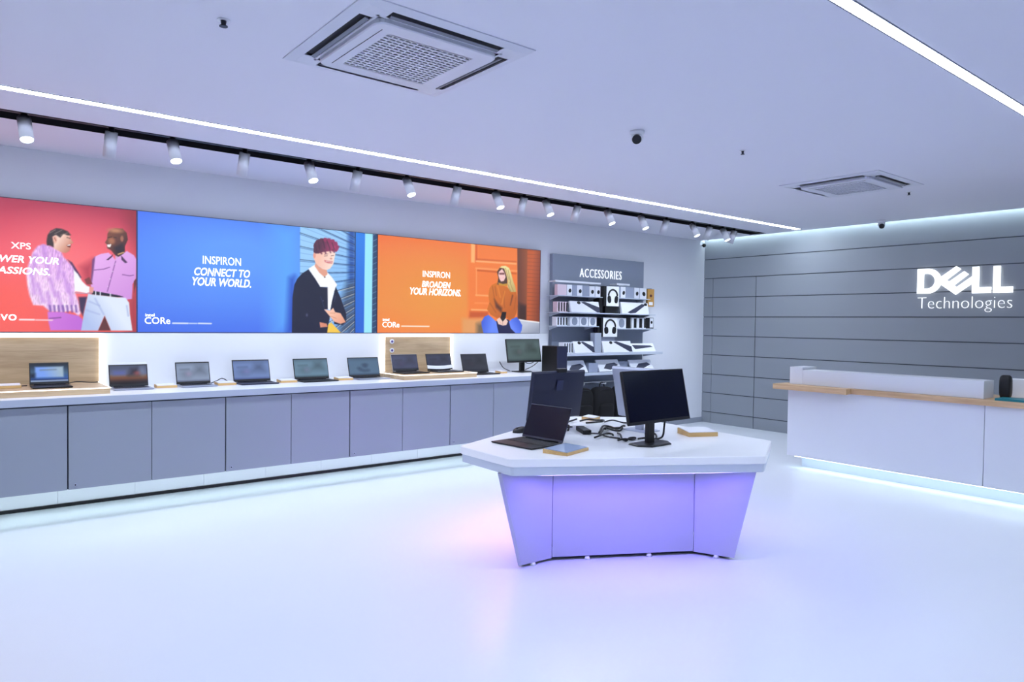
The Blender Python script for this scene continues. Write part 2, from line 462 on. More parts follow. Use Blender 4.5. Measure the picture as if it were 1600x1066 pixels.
# ceiling cassette air conditioners
M_ACP = mat('air_con_plastic', (214, 216, 226), 0.45)
M_ACD = mat('air_con_dark', (30, 32, 40), 0.6)
M_ACB = mat('air_con_blade', (120, 124, 134), 0.35)
def air_con(cx, cy, label):
    t = empty('air_conditioner', (cx, cy, H)); tag(t, label, 'air conditioner', 'ceiling cassette air conditioners')
    S = .50; sl = .33; w0, w1 = .375, .445            # half frame, slot half length, slot band
    f = MB()
    z0, z1 = -.016, 0
    f.loft([[(-S, -S, z1), (S, -S, z1), (S, S, z1), (-S, S, z1)], [(-S, -S, -.006), (S, -S, -.006), (S, S, -.006), (-S, S, -.006)]], 0, False)
    # frame face with four openings
    for q in range(4):
        Mq = Matrix.Rotation(q * PI / 2, 4, 'Z'); b = MB()
        b.add([(-S, -S, -.006), (S, -S, -.006), (w1, -w1, z0), (-w1, -w1, z0)], [(0, 1, 2, 3)])
        b.add([(-w1, -w1, z0), (-sl, -w1, z0), (-sl, -w0, z0), (-w0, -w0, z0)], [(0, 1, 2, 3)])
        b.add([(sl, -w1, z0), (w1, -w1, z0), (w0, -w0, z0), (sl, -w0, z0)], [(0, 1, 2, 3)])
        b.add([(-w0, -w0, z0), (w0, -w0, z0), (w0, -.36, z0), (-w0, -.36, z0)], [(0, 1, 2, 3)])
        b.xf(Mq); f.add(b.v, b.f)
    f.build('frame', M_ACP, t)
    for q in range(4):
        Mq = Matrix.Rotation(q * PI / 2, 4, 'Z')
        MB().box(-sl - .005, sl + .005, -w1 - .004, -w0 + .004, -.004, -.001).xf(Mq).build('outlet', M_ACD, t)
        b = MB(); b.loft([[(-sl + .01, -w1 + .034, -.020), (sl - .01, -w1 + .034, -.020), (sl - .01, -w1 + .036, -.017), (-sl + .01, -w1 + .036, -.017)],
                          [(-sl + .01, -w0 - .016, -.027), (sl - .01, -w0 - .016, -.027), (sl - .01, -w0 - .013, -.024), (-sl + .01, -w0 - .013, -.024)]], 0)
        b.xf(Mq).build('louver', M_ACB, t)
    p = MB(); P = .362; r = .06
    pl = []
    for (sx, sy, a0) in ((1, 1, 0), (-1, 1, 90), (-1, -1, 180), (1, -1, 270)):
        for k_ in range(5):
            a = math.radians(a0 + k_ * 22.5); pl.append((sx * (P - r) + r * math.cos(a), sy * (P - r) + r * math.sin(a)))
    inn = [(x * .985, y * .985) for x, y in pl]
    p.loft([[(x, y, -.012) for x, y in pl], [(x, y, -.034) for x, y in pl], [(x, y, -.040) for x, y in inn]], 0, False)
    G = .255
    # ring face around the grille opening
    n = len(inn); sq = []
    for x, y in inn:
        s_ = G / max(abs(x), abs(y)); sq.append((x * s_, y * s_))
    p.loft([[(x, y, -.040) for x, y in inn], [(x, y, -.040) for x, y in sq], [(x, y, -.024) for x, y in sq]], 0, False)
    pan = p.build('grille_panel', M_ACP, t)
    MB().box(-.305, -.302, -.29, .29, -.0415, -.0395).build('seam', M_ACD, pan)
    MB().box(-G, G, -G, G, -.024, -.022).build('filter', M_ACD, t)
    g = MB()
    for k_ in range(17):
        a = -G + k_ * 2 * G / 16
        g.box(-G, G, a - .0068, a + .0068, -.040, -.034)
    for k_ in range(15):
        a = -G + k_ * 2 * G / 14
        g.box(a - .004, a + .004, -G, G, -.039, -.032)
    g.build('grille', M_ACP, t)
air_con(1.955, 3.40, 'large white ceiling air conditioner above the left half of the room')
air_con(7.20, 3.50, 'far ceiling air conditioner above the reception desk end')

# small things on the ceiling
def dome_camera(x, y, label, facing):
    t = empty('security_camera', (x, y, H)); tag(t, label, 'camera')
    MB().cyl((0, 0, 0), (0, 0, -.03), .055, .05, n=24).build('mount', M_LAM, t)
    d = Vector(facing).normalized()
    MB().ellipsoid((0, 0, -.055), .046, .046, .042, 20).build('ball_housing', M_LAM, t)
    MB().cyl(Vector((0, 0, -.055)) + d * .024, Vector((0, 0, -.055)) + d * .05, .036, .033, n=20).build('lens', M_BLACK, t)
dome_camera(4.06, 3.60, 'white eyeball security camera in the middle of the ceiling', (-.75, -.55, -.4))
dome_camera(9.86, 4.36, 'dark lensed security camera on the ceiling by the grey wall', (-.7, -.4, -.8))
t = empty('corner_camera', (10.06, Y1 - .06, 3.03)); tag(t, 'small black security camera high in the far corner of the room', 'camera')
MB().ellipsoid((0, 0, 0), .034, .034, .034, 16).build('camera_ball', M_BLACK, t); MB().cyl((0, .02, 0), (0, .06, .0), .015).build('bracket', M_LAM, t)
def sensor(x, y, label, r):
    t = empty('sprinkler_head', (x, y, H)); tag(t, label, 'sprinkler', 'sprinkler heads in the ceiling')
    MB().cyl((0, 0, 0), (0, 0, -.006), r * 1.5, n=16).build('rose', M_LAM, t)
    b = MB(); b.cyl((0, 0, -.006), (0, 0, -.03), r * .7, r * .5, n=12); b.cyl((0, 0, -.03), (0, 0, -.034), r, n=12)
    b.build('nozzle', M_BLKM, t)
sensor(1.05, 3.60, 'small dark sprinkler head at the upper left of the ceiling', .02)
sensor(5.15, 3.41, 'small dark sprinkler head between the two air conditioners', .016)
sensor(8.02, 3.27, 'tiny sprinkler head on the far side of the distant air conditioner', .016)

# ---- pictures and words of the three posters (metres from their lower left corner)
ART = {
 'red': [
  {'t':'p','c':(150,42,60),'v':[(2.395,1.184),(2.515,1.171),(2.515,-0.018),(2.442,-0.018),(2.43,0.291),(2.496,0.509),(2.484,0.738)],'s':0.08},
  {'t':'e','c':(255,118,125),'v':[(1.95,0.635)],'r':(0.373,0.256),'s':0.25},
  {'t':'p','c':(255,100,92),'v':[(1.268,0.447),(1.715,0.47),(1.809,-0.019),(1.266,-0.019)],'s':0.15},
  {'t':'p','c':(190,60,80),'v':[(2.049,0.59),(2.15,0.661),(2.139,0.374),(2.082,0.436)],'s':0.04},
  {'t':'p','c':(228,172,240),'v':[(1.727,0.752),(1.768,0.772),(1.811,0.762),(1.848,0.749),(1.901,0.715),(1.918,0.671),(1.961,0.623),(1.994,0.587),(2.032,0.512),(2.027,0.434),(2.004,0.356),(2.032,0.279),(2.048,0.176),(2.032,0.15),(1.982,0.194),(1.916,0.18),(1.82,0.182),(1.767,0.233),(1.694,0.238),(1.668,0.318),(1.653,0.405),(1.645,0.516),(1.669,0.617),(1.69,0.693)],'s':0.008,'g':((250,214,252),(1.896,0.708),(1.705,0.419)),'x':'fur'},
  {'t':'l','c':(196,138,226),'w':0.016,'v':[(1.768,0.749),(1.81,0.525)],'s':0.02},
  {'t':'l','c':(196,138,226),'w':0.016,'v':[(1.896,0.644),(1.874,0.478)],'s':0.02},
  {'t':'l','c':(196,138,226),'w':0.016,'v':[(1.716,0.67),(1.695,0.519)],'s':0.02},
  {'t':'l','c':(196,138,226),'w':0.016,'v':[(1.82,0.475),(1.852,0.325)],'s':0.02},
  {'t':'l','c':(196,138,226),'w':0.016,'v':[(1.917,0.531),(1.95,0.366)],'s':0.02},
  {'t':'l','c':(196,138,226),'w':0.016,'v':[(1.726,0.42),(1.767,0.271)],'s':0.02},
  {'t':'l','c':(196,138,226),'w':0.016,'v':[(1.961,0.431),(1.982,0.252)],'s':0.02},
  {'t':'l','c':(196,138,226),'w':0.016,'v':[(1.799,0.348),(1.82,0.203)],'s':0.02},
  {'t':'l','c':(196,138,226),'w':0.016,'v':[(1.684,0.518),(1.704,0.344)],'s':0.02},
  {'t':'l','c':(196,138,226),'w':0.016,'v':[(1.874,0.351),(1.906,0.199)],'s':0.02},
  {'t':'l','c':(110,70,160),'w':0.012,'v':[(1.815,0.235),(1.821,0.182)],'s':0.008},
  {'t':'l','c':(110,70,160),'w':0.012,'v':[(1.847,0.236),(1.853,0.182)],'s':0.008},
  {'t':'l','c':(110,70,160),'w':0.012,'v':[(1.879,0.236),(1.885,0.183)],'s':0.008},
  {'t':'l','c':(110,70,160),'w':0.012,'v':[(1.911,0.237),(1.918,0.184)],'s':0.008},
  {'t':'l','c':(110,70,160),'w':0.012,'v':[(1.944,0.238),(1.95,0.184)],'s':0.008},
  {'t':'l','c':(110,70,160),'w':0.012,'v':[(1.977,0.239),(1.983,0.185)],'s':0.008},
  {'t':'l','c':(110,70,160),'w':0.012,'v':[(2.01,0.24),(2.016,0.186)],'s':0.008},
  {'t':'p','c':(212,122,226),'v':[(1.798,0.181),(1.916,0.18),(2.032,0.15),(2.059,0.124),(2.099,0.021),(1.819,0.019),(1.804,0.095)],'s':0.005,'g':((190,100,215),(1.798,0.158),(2.093,0.034))},
  {'t':'l','c':(120,60,140),'w':0.008,'v':[(1.814,0.123),(1.895,0.132)],'s':0.006},
  {'t':'p','c':(60,40,80),'v':[(2.032,0.318),(2.099,0.323),(2.065,0.15),(2.044,0.199)],'s':0.008},
  {'t':'p','c':(70,45,95),'v':[(1.95,0.648),(1.983,0.625),(2.032,0.538),(2.055,0.493),(2.032,0.486),(1.988,0.586)],'s':0.005},
  {'t':'p','c':(252,250,255),'v':[(1.994,0.561),(2.027,0.524),(2.06,0.461),(2.094,0.424),(2.127,0.41),(2.144,0.374),(2.093,0.356),(2.049,0.364),(2.002,0.368)],'s':0.004},
  {'t':'l','c':(170,160,190),'w':0.006,'v':[(2.004,0.356),(2.093,0.353),(2.139,0.361)],'s':0.003},
  {'t':'p','c':(252,214,198),'v':[(1.837,0.849),(1.859,0.87),(1.886,0.853),(1.918,0.878),(1.962,0.869),(1.972,0.839),(1.993,0.8),(1.974,0.788),(1.973,0.759),(1.961,0.723),(1.934,0.706),(1.907,0.709),(1.877,0.722),(1.845,0.74),(1.84,0.805)],'s':0.004,'g':((200,120,95),(1.875,0.808),(1.983,0.74))},
  {'t':'p','c':(62,48,48),'v':[(1.792,0.795),(1.8,0.852),(1.822,0.892),(1.864,0.92),(1.907,0.917),(1.951,0.9),(1.975,0.867),(1.951,0.863),(1.918,0.875),(1.894,0.838),(1.862,0.86),(1.834,0.84),(1.845,0.799),(1.845,0.749),(1.816,0.763),(1.796,0.761)],'s':0.005},
  {'t':'l','c':(140,125,115),'w':0.005,'v':[(1.816,0.872),(1.859,0.905)],'s':0.003},
  {'t':'l','c':(140,125,115),'w':0.005,'v':[(1.853,0.869),(1.907,0.907)],'s':0.003},
  {'t':'l','c':(140,125,115),'w':0.005,'v':[(1.896,0.861),(1.951,0.886)],'s':0.003},
  {'t':'e','c':(240,180,160),'v':[(1.855,0.819)],'r':(0.015,0.033),'s':0.004},
  {'t':'l','c':(150,70,60),'w':0.005,'v':[(1.851,0.834),(1.862,0.809)],'s':0.003},
  {'t':'p','c':(110,40,40),'v':[(1.942,0.778),(1.974,0.786),(1.97,0.757),(1.95,0.761)],'s':0.003},
  {'t':'p','c':(255,250,250),'v':[(1.946,0.779),(1.972,0.785),(1.968,0.775),(1.95,0.771)],'s':0.002},
  {'t':'l','c':(70,40,40),'w':0.006,'v':[(1.945,0.844),(1.968,0.839)],'s':0.003},
  {'t':'p','c':(220,170,215),'v':[(2.324,0.726),(2.359,0.742),(2.4,0.752),(2.418,0.679),(2.323,0.66)],'s':0.004},
  {'t':'p','c':(126,74,54),'v':[(2.26,0.906),(2.277,0.936),(2.324,0.963),(2.383,0.964),(2.418,0.927),(2.427,0.867),(2.403,0.805),(2.399,0.732),(2.347,0.701),(2.323,0.713),(2.288,0.757),(2.259,0.772),(2.254,0.807),(2.241,0.825),(2.258,0.86)],'s':0.004,'g':((60,34,36),(2.277,0.894),(2.418,0.773))},
  {'t':'e','c':(196,138,100),'v':[(2.324,0.941)],'r':(0.053,0.019),'s':0.012},
  {'t':'e','c':(176,112,80),'v':[(2.294,0.843)],'r':(0.026,0.029),'s':0.012},
  {'t':'p','c':(44,28,40),'v':[(2.312,0.785),(2.383,0.824),(2.397,0.771),(2.392,0.738),(2.329,0.74)],'s':0.012},
  {'t':'p','c':(255,248,246),'v':[(2.255,0.805),(2.291,0.814),(2.284,0.785),(2.263,0.785)],'s':0.002},
  {'t':'l','c':(40,24,24),'w':0.006,'v':[(2.263,0.869),(2.294,0.88)],'s':0.003},
  {'t':'l','c':(40,24,24),'w':0.006,'v':[(2.312,0.876),(2.331,0.875)],'s':0.003},
  {'t':'e','c':(170,110,84),'v':[(2.378,0.87)],'r':(0.013,0.027),'s':0.004},
  {'t':'e','c':(214,170,110),'v':[(2.349,0.725)],'r':(0.006,0.006),'s':0.002},
  {'t':'e','c':(214,170,110),'v':[(2.36,0.73)],'r':(0.006,0.007),'s':0.002},
  {'t':'e','c':(214,170,110),'v':[(2.371,0.735)],'r':(0.006,0.007),'s':0.002},
  {'t':'e','c':(214,170,110),'v':[(2.381,0.74)],'r':(0.006,0.007),'s':0.002},
  {'t':'e','c':(214,170,110),'v':[(2.392,0.744)],'r':(0.006,0.006),'s':0.002},
  {'t':'p','c':(214,150,228),'v':[(2.156,0.688),(2.207,0.718),(2.268,0.733),(2.294,0.711),(2.323,0.673),(2.365,0.709),(2.418,0.76),(2.478,0.724),(2.498,0.685),(2.493,0.509),(2.466,0.454),(2.46,0.316),(2.418,0.308),(2.323,0.338),(2.139,0.376),(2.127,0.425),(2.139,0.543)],'s':0.004,'g':((236,178,244),(2.442,0.372),(2.185,0.664))},
  {'t':'p','c':(120,70,130),'v':[(2.139,0.661),(2.162,0.691),(2.148,0.544),(2.134,0.439),(2.125,0.438),(2.134,0.569)],'s':0.006},
  {'t':'p','c':(70,40,80),'v':[(2.251,0.666),(2.306,0.722),(2.298,0.698),(2.267,0.664)],'s':0.003},
  {'t':'p','c':(80,46,90),'v':[(2.371,0.716),(2.424,0.653),(2.404,0.646),(2.373,0.676)],'s':0.003},
  {'t':'l','c':(150,92,170),'w':0.008,'v':[(2.326,0.66),(2.288,0.499),(2.259,0.378)],'s':0.003},
  {'t':'l','c':(130,76,150),'w':0.007,'v':[(2.156,0.568),(2.23,0.58),(2.277,0.601)],'s':0.003},
  {'t':'l','c':(130,76,150),'w':0.008,'v':[(2.382,0.538),(2.442,0.531),(2.473,0.538)],'s':0.003},
  {'t':'e','c':(250,240,255),'v':[(2.32,0.633)],'r':(0.003,0.004),'s':0.002},
  {'t':'e','c':(250,240,255),'v':[(2.301,0.563)],'r':(0.004,0.004),'s':0.002},
  {'t':'e','c':(250,240,255),'v':[(2.282,0.493)],'r':(0.004,0.004),'s':0.002},
  {'t':'e','c':(250,240,255),'v':[(2.264,0.424)],'r':(0.003,0.004),'s':0.002},
  {'t':'p','c':(14,12,30),'v':[(2.139,0.38),(2.347,0.346),(2.394,0.333),(2.341,0.326),(2.136,0.345)],'s':0.003},
  {'t':'l','c':(235,235,250),'w':0.009,'v':[(2.166,0.375),(2.166,0.336)],'s':0.003},
  {'t':'l','c':(235,235,250),'w':0.009,'v':[(2.202,0.37),(2.202,0.332)],'s':0.003},
  {'t':'l','c':(235,235,250),'w':0.009,'v':[(2.283,0.358),(2.283,0.322)],'s':0.003},
  {'t':'p','c':(228,238,255),'v':[(2.107,0.352),(2.139,0.345),(2.341,0.326),(2.408,0.324),(2.437,0.278),(2.444,0.17),(2.464,0.019),(2.288,0.019),(2.236,0.156),(2.184,0.018),(2.051,0.018),(2.071,0.163),(2.093,0.281)],'s':0.004,'g':((178,196,240),(2.276,0.286),(2.065,0.15))},
  {'t':'l','c':(160,175,225),'w':0.006,'v':[(2.116,0.282),(2.195,0.245)],'s':0.01},
  {'t':'l','c':(160,175,225),'w':0.006,'v':[(2.093,0.203),(2.195,0.166)],'s':0.01},
  {'t':'l','c':(160,175,225),'w':0.006,'v':[(2.161,0.309),(2.23,0.166)],'s':0.01},
  {'t':'l','c':(160,175,225),'w':0.006,'v':[(2.418,0.25),(2.43,0.157)],'s':0.01},
  {'t':'p','c':(96,40,40),'v':[(2.237,0.151),(2.285,0.019),(2.186,0.018)],'s':0.004},
  {'t':'p','c':(128,56,58),'v':[(2.077,0.478),(2.116,0.503),(2.141,0.439),(2.096,0.435)],'s':0.004},
  {'t':'p','c':(236,158,152),'v':[(2.116,0.418),(2.15,0.408),(2.145,0.358),(2.114,0.368)],'s':0.004},
  {'t':'p','c':(96,48,46),'v':[(2.476,0.481),(2.498,0.509),(2.495,0.455),(2.478,0.373)],'s':0.004},
  {'t':'l','c':(255,235,240),'w':0.014,'v':[(1.599,0.11),(1.7,0.11)],'s':0.004},
  {'t':'l','c':(255,215,225),'w':0.011,'v':[(1.714,0.109),(1.832,0.108)],'s':0.006},
 ],
 'blue': [
  {'t':'e','c':(96,158,255),'v':[(0.901,0.788)],'r':(1.144,0.534),'s':0.4},
  {'t':'p','c':(92,168,255),'v':[(1.276,1.145),(1.583,1.175),(1.589,-0.002),(1.281,-0.002)],'s':0.15},
  {'t':'p','c':(160,210,255),'v':[(1.577,1.197),(2.221,1.261),(2.231,-0.0),(1.583,-0.002)],'s':0.004,'g':((120,180,245),(1.679,0.843),(2.23,0.167))},
  {'t':'p','c':(36,84,170),'v':[(2.134,1.253),(2.224,1.262),(2.234,-0.0),(2.143,-0.001)],'s':0.03},
  {'t':'p','c':(66,88,120),'v':[(2.124,0.568),(2.229,0.596),(2.234,-0.0),(2.027,-0.001),(2.049,0.329)],'s':0.05},
  {'t':'l','c':(30,56,104),'w':0.007,'v':[(1.576,1.365),(2.225,1.078)],'s':0.003},
  {'t':'l','c':(66,108,168),'w':0.006,'v':[(1.576,1.35),(2.225,1.069)],'s':0.003},
  {'t':'l','c':(110,160,220),'w':0.004,'v':[(1.576,1.293),(2.225,1.039)],'s':0.004},
  {'t':'l','c':(30,56,104),'w':0.007,'v':[(1.576,1.222),(2.226,1.001)],'s':0.003},
  {'t':'l','c':(66,108,168),'w':0.006,'v':[(1.577,1.206),(2.226,0.992)],'s':0.003},
  {'t':'l','c':(110,160,220),'w':0.004,'v':[(1.577,1.15),(2.226,0.962)],'s':0.004},
  {'t':'l','c':(30,56,104),'w':0.007,'v':[(1.577,1.079),(2.226,0.924)],'s':0.003},
  {'t':'l','c':(66,108,168),'w':0.006,'v':[(1.577,1.063),(2.226,0.915)],'s':0.003},
  {'t':'l','c':(110,160,220),'w':0.004,'v':[(1.578,1.006),(2.227,0.885)],'s':0.004},
  {'t':'l','c':(30,56,104),'w':0.007,'v':[(1.578,0.935),(2.227,0.846)],'s':0.003},
  {'t':'l','c':(66,108,168),'w':0.006,'v':[(1.578,0.919),(2.227,0.838)],'s':0.003},
  {'t':'l','c':(110,160,220),'w':0.004,'v':[(1.579,0.863),(2.227,0.808)],'s':0.004},
  {'t':'l','c':(30,56,104),'w':0.007,'v':[(1.579,0.791),(2.228,0.769)],'s':0.003},
  {'t':'l','c':(66,108,168),'w':0.006,'v':[(1.579,0.775),(2.228,0.761)],'s':0.003},
  {'t':'l','c':(110,160,220),'w':0.004,'v':[(1.579,0.719),(2.228,0.73)],'s':0.004},
  {'t':'l','c':(30,56,104),'w':0.007,'v':[(1.58,0.647),(2.228,0.692)],'s':0.003},
  {'t':'l','c':(66,108,168),'w':0.006,'v':[(1.58,0.631),(2.228,0.683)],'s':0.003},
  {'t':'l','c':(110,160,220),'w':0.004,'v':[(1.58,0.575),(2.228,0.653)],'s':0.004},
  {'t':'l','c':(30,56,104),'w':0.007,'v':[(1.581,0.503),(2.229,0.615)],'s':0.003},
  {'t':'l','c':(66,108,168),'w':0.006,'v':[(1.581,0.487),(2.229,0.606)],'s':0.003},
  {'t':'l','c':(110,160,220),'w':0.004,'v':[(1.581,0.431),(2.229,0.576)],'s':0.004},
  {'t':'l','c':(30,56,104),'w':0.007,'v':[(1.581,0.359),(2.229,0.537)],'s':0.003},
  {'t':'l','c':(206,206,196),'w':0.006,'v':[(1.582,0.343),(2.229,0.529)],'s':0.003},
  {'t':'l','c':(110,160,220),'w':0.004,'v':[(1.582,0.286),(2.23,0.498)],'s':0.004},
  {'t':'l','c':(30,56,104),'w':0.007,'v':[(1.582,0.215),(2.23,0.46)],'s':0.003},
  {'t':'l','c':(206,206,196),'w':0.006,'v':[(1.582,0.199),(2.23,0.451)],'s':0.003},
  {'t':'l','c':(110,160,220),'w':0.004,'v':[(1.583,0.142),(2.23,0.421)],'s':0.004},
  {'t':'l','c':(30,56,104),'w':0.007,'v':[(1.583,0.07),(2.231,0.382)],'s':0.003},
  {'t':'l','c':(206,206,196),'w':0.006,'v':[(1.583,0.054),(2.231,0.374)],'s':0.003},
  {'t':'l','c':(110,160,220),'w':0.004,'v':[(1.584,-0.003),(2.231,0.343)],'s':0.004},
  {'t':'l','c':(30,56,104),'w':0.007,'v':[(1.584,-0.075),(2.231,0.305)],'s':0.003},
  {'t':'l','c':(206,206,196),'w':0.006,'v':[(1.584,-0.09),(2.231,0.296)],'s':0.003},
  {'t':'l','c':(110,160,220),'w':0.004,'v':[(1.584,-0.147),(2.232,0.266)],'s':0.004},
  {'t':'l','c':(30,56,104),'w':0.007,'v':[(1.585,-0.219),(2.232,0.227)],'s':0.003},
  {'t':'l','c':(206,206,196),'w':0.006,'v':[(1.585,-0.235),(2.232,0.219)],'s':0.003},
  {'t':'l','c':(110,160,220),'w':0.004,'v':[(1.585,-0.292),(2.232,0.188)],'s':0.004},
  {'t':'l','c':(30,56,104),'w':0.007,'v':[(1.586,-0.364),(2.233,0.15)],'s':0.003},
  {'t':'l','c':(206,206,196),'w':0.006,'v':[(1.586,-0.38),(2.233,0.141)],'s':0.003},
  {'t':'l','c':(110,160,220),'w':0.004,'v':[(1.586,-0.437),(2.233,0.111)],'s':0.004},
  {'t':'l','c':(30,56,104),'w':0.007,'v':[(1.586,-0.51),(2.233,0.072)],'s':0.003},
  {'t':'l','c':(206,206,196),'w':0.006,'v':[(1.586,-0.525),(2.233,0.064)],'s':0.003},
  {'t':'l','c':(110,160,220),'w':0.004,'v':[(1.587,-0.582),(2.233,0.033)],'s':0.004},
  {'t':'l','c':(30,56,104),'w':0.007,'v':[(1.587,-0.655),(2.234,-0.006)],'s':0.003},
  {'t':'l','c':(206,206,196),'w':0.006,'v':[(1.587,-0.671),(2.234,-0.014)],'s':0.003},
  {'t':'l','c':(110,160,220),'w':0.004,'v':[(1.588,-0.728),(2.234,-0.045)],'s':0.004},
  {'t':'l','c':(30,56,104),'w':0.007,'v':[(1.588,-0.8),(2.234,-0.083)],'s':0.003},
  {'t':'l','c':(206,206,196),'w':0.006,'v':[(1.588,-0.816),(2.234,-0.092)],'s':0.003},
  {'t':'l','c':(110,160,220),'w':0.004,'v':[(1.588,-0.873),(2.235,-0.122)],'s':0.004},
  {'t':'p','c':(20,30,60),'v':[(2.216,1.261),(2.229,1.262),(2.234,-0.0),(2.221,-0.0)],'s':0.003},
  {'t':'p','c':(42,134,240),'v':[(2.227,1.262),(2.345,1.274),(2.339,-0.0),(2.231,-0.0)],'s':0.003,'g':((30,100,215),(2.286,1.244),(2.296,0.048))},
  {'t':'p','c':(158,236,255),'v':[(2.345,1.274),(2.444,1.284),(2.44,-0.0),(2.339,-0.0)],'s':0.004},
  {'t':'p','c':(40,68,108),'v':[(2.444,1.284),(2.539,1.293),(2.551,0.0),(2.44,-0.0)],'s':0.003},
  {'t':'l','c':(120,160,190),'w':0.005,'v':[(2.44,1.127),(2.526,1.171)],'s':0.004},
  {'t':'l','c':(120,160,190),'w':0.005,'v':[(2.441,1.06),(2.527,1.104)],'s':0.004},
  {'t':'l','c':(120,160,190),'w':0.005,'v':[(2.442,0.994),(2.528,1.037)],'s':0.004},
  {'t':'l','c':(120,160,190),'w':0.005,'v':[(2.442,0.927),(2.528,0.97)],'s':0.004},
  {'t':'l','c':(120,160,190),'w':0.005,'v':[(2.443,0.861),(2.529,0.903)],'s':0.004},
  {'t':'l','c':(120,160,190),'w':0.005,'v':[(2.443,0.794),(2.529,0.836)],'s':0.004},
  {'t':'l','c':(120,160,190),'w':0.005,'v':[(2.444,0.728),(2.53,0.769)],'s':0.004},
  {'t':'l','c':(120,160,190),'w':0.005,'v':[(2.445,0.661),(2.531,0.702)],'s':0.004},
  {'t':'l','c':(120,160,190),'w':0.005,'v':[(2.445,0.595),(2.531,0.635)],'s':0.004},
  {'t':'l','c':(120,160,190),'w':0.005,'v':[(2.446,0.528),(2.532,0.568)],'s':0.004},
  {'t':'l','c':(120,160,190),'w':0.005,'v':[(2.446,0.461),(2.532,0.501)],'s':0.004},
  {'t':'l','c':(120,160,190),'w':0.005,'v':[(2.447,0.395),(2.533,0.434)],'s':0.004},
  {'t':'l','c':(120,160,190),'w':0.005,'v':[(2.448,0.328),(2.534,0.367)],'s':0.004},
  {'t':'l','c':(120,160,190),'w':0.005,'v':[(2.448,0.261),(2.534,0.3)],'s':0.004},
  {'t':'l','c':(120,160,190),'w':0.005,'v':[(2.449,0.194),(2.535,0.233)],'s':0.004},
  {'t':'l','c':(120,160,190),'w':0.005,'v':[(2.449,0.128),(2.536,0.165)],'s':0.004},
  {'t':'l','c':(120,160,190),'w':0.005,'v':[(2.45,0.061),(2.536,0.098)],'s':0.004},
  {'t':'l','c':(120,160,190),'w':0.005,'v':[(2.451,-0.006),(2.537,0.031)],'s':0.004},
  {'t':'p','c':(26,66,190),'v':[(1.47,0.582),(1.516,0.607),(1.519,-0.002),(1.439,-0.002)],'s':0.05},
  {'t':'p','c':(250,206,72),'v':[(1.899,0.09),(1.941,0.118),(2.062,-0.001),(1.892,-0.001)],'s':0.003},
  {'t':'p','c':(254,254,255),'v':[(1.674,0.701),(1.745,0.747),(1.8,0.679),(1.855,0.619),(1.891,0.673),(1.947,0.618),(2.008,0.539),(1.973,0.467),(1.949,0.361),(1.927,0.253),(1.898,0.264),(1.889,0.51),(1.813,0.505),(1.746,0.596)],'s':0.003},
  {'t':'p','c':(10,14,48),'v':[(1.674,0.691),(1.75,0.596),(1.808,0.507),(1.894,0.505),(1.899,0.264),(1.858,0.26),(1.928,0.183),(1.904,0.09),(1.892,-0.001),(1.492,-0.002),(1.497,0.381),(1.517,0.517),(1.551,0.586),(1.603,0.643)],'s':0.004},
  {'t':'p','c':(10,14,48),'v':[(1.991,0.515),(2.049,0.4),(2.121,0.213),(2.117,0.13),(2.076,0.091),(1.976,0.102),(1.963,0.186),(1.928,0.244),(1.949,0.361)],'s':0.004},
  {'t':'e','c':(70,74,100),'v':[(1.844,0.356)],'r':(0.008,0.008),'s':0.003},
  {'t':'e','c':(90,94,120),'v':[(1.659,0.195)],'r':(0.011,0.016),'s':0.008},
  {'t':'l','c':(64,70,110),'w':0.005,'v':[(1.986,0.409),(1.974,0.35)],'s':0.003},
  {'t':'l','c':(40,50,96),'w':0.006,'v':[(1.814,0.403),(1.857,0.277)],'s':0.003},
  {'t':'p','c':(232,164,140),'v':[(1.753,0.768),(1.799,0.723),(1.885,0.696),(1.893,0.652),(1.855,0.618),(1.794,0.665),(1.744,0.733)],'s':0.004},
  {'t':'e','c':(80,60,60),'v':[(1.861,0.617)],'r':(0.009,0.007),'s':0.003},
  {'t':'p','c':(252,200,180),'v':[(1.738,0.891),(1.786,0.883),(1.847,0.91),(1.945,0.92),(1.985,0.888),(1.973,0.829),(1.961,0.768),(1.924,0.716),(1.885,0.696),(1.836,0.704),(1.787,0.734),(1.753,0.768),(1.726,0.835)],'s':0.004,'g':((255,226,214),(1.799,0.829),(1.946,0.792))},
  {'t':'e','c':(238,160,140),'v':[(1.741,0.848)],'r':(0.015,0.03),'s':0.004},
  {'t':'p','c':(206,92,96),'v':[(1.854,0.804),(1.897,0.798),(1.952,0.797),(1.946,0.774),(1.897,0.773),(1.862,0.784)],'s':0.006},
  {'t':'l','c':(255,250,250),'w':0.006,'v':[(1.872,0.792),(1.944,0.787)],'s':0.003},
  {'t':'l','c':(110,60,60),'w':0.005,'v':[(1.853,0.849),(1.89,0.853)],'s':0.003},
  {'t':'l','c':(110,60,60),'w':0.005,'v':[(1.933,0.856),(1.965,0.863)],'s':0.003},
  {'t':'l','c':(90,50,50),'w':0.004,'v':[(1.853,0.867),(1.896,0.875)],'s':0.003},
  {'t':'e','c':(214,140,120),'v':[(1.933,0.826)],'r':(0.013,0.009),'s':0.006},
  {'t':'p','c':(84,40,66),'v':[(1.73,0.883),(1.733,0.973),(1.761,1.015),(1.822,1.04),(1.895,1.044),(1.969,1.027),(2.012,0.984),(2.02,0.932),(1.989,0.905),(1.945,0.915),(1.896,0.903),(1.835,0.891),(1.786,0.871),(1.753,0.869)],'s':0.005,'g':((206,62,122),(1.81,0.99),(2.02,0.949))},
  {'t':'p','c':(92,42,68),'v':[(1.728,0.95),(1.74,0.973),(1.766,0.973),(1.776,0.951),(1.762,0.929),(1.738,0.932)],'s':0.006},
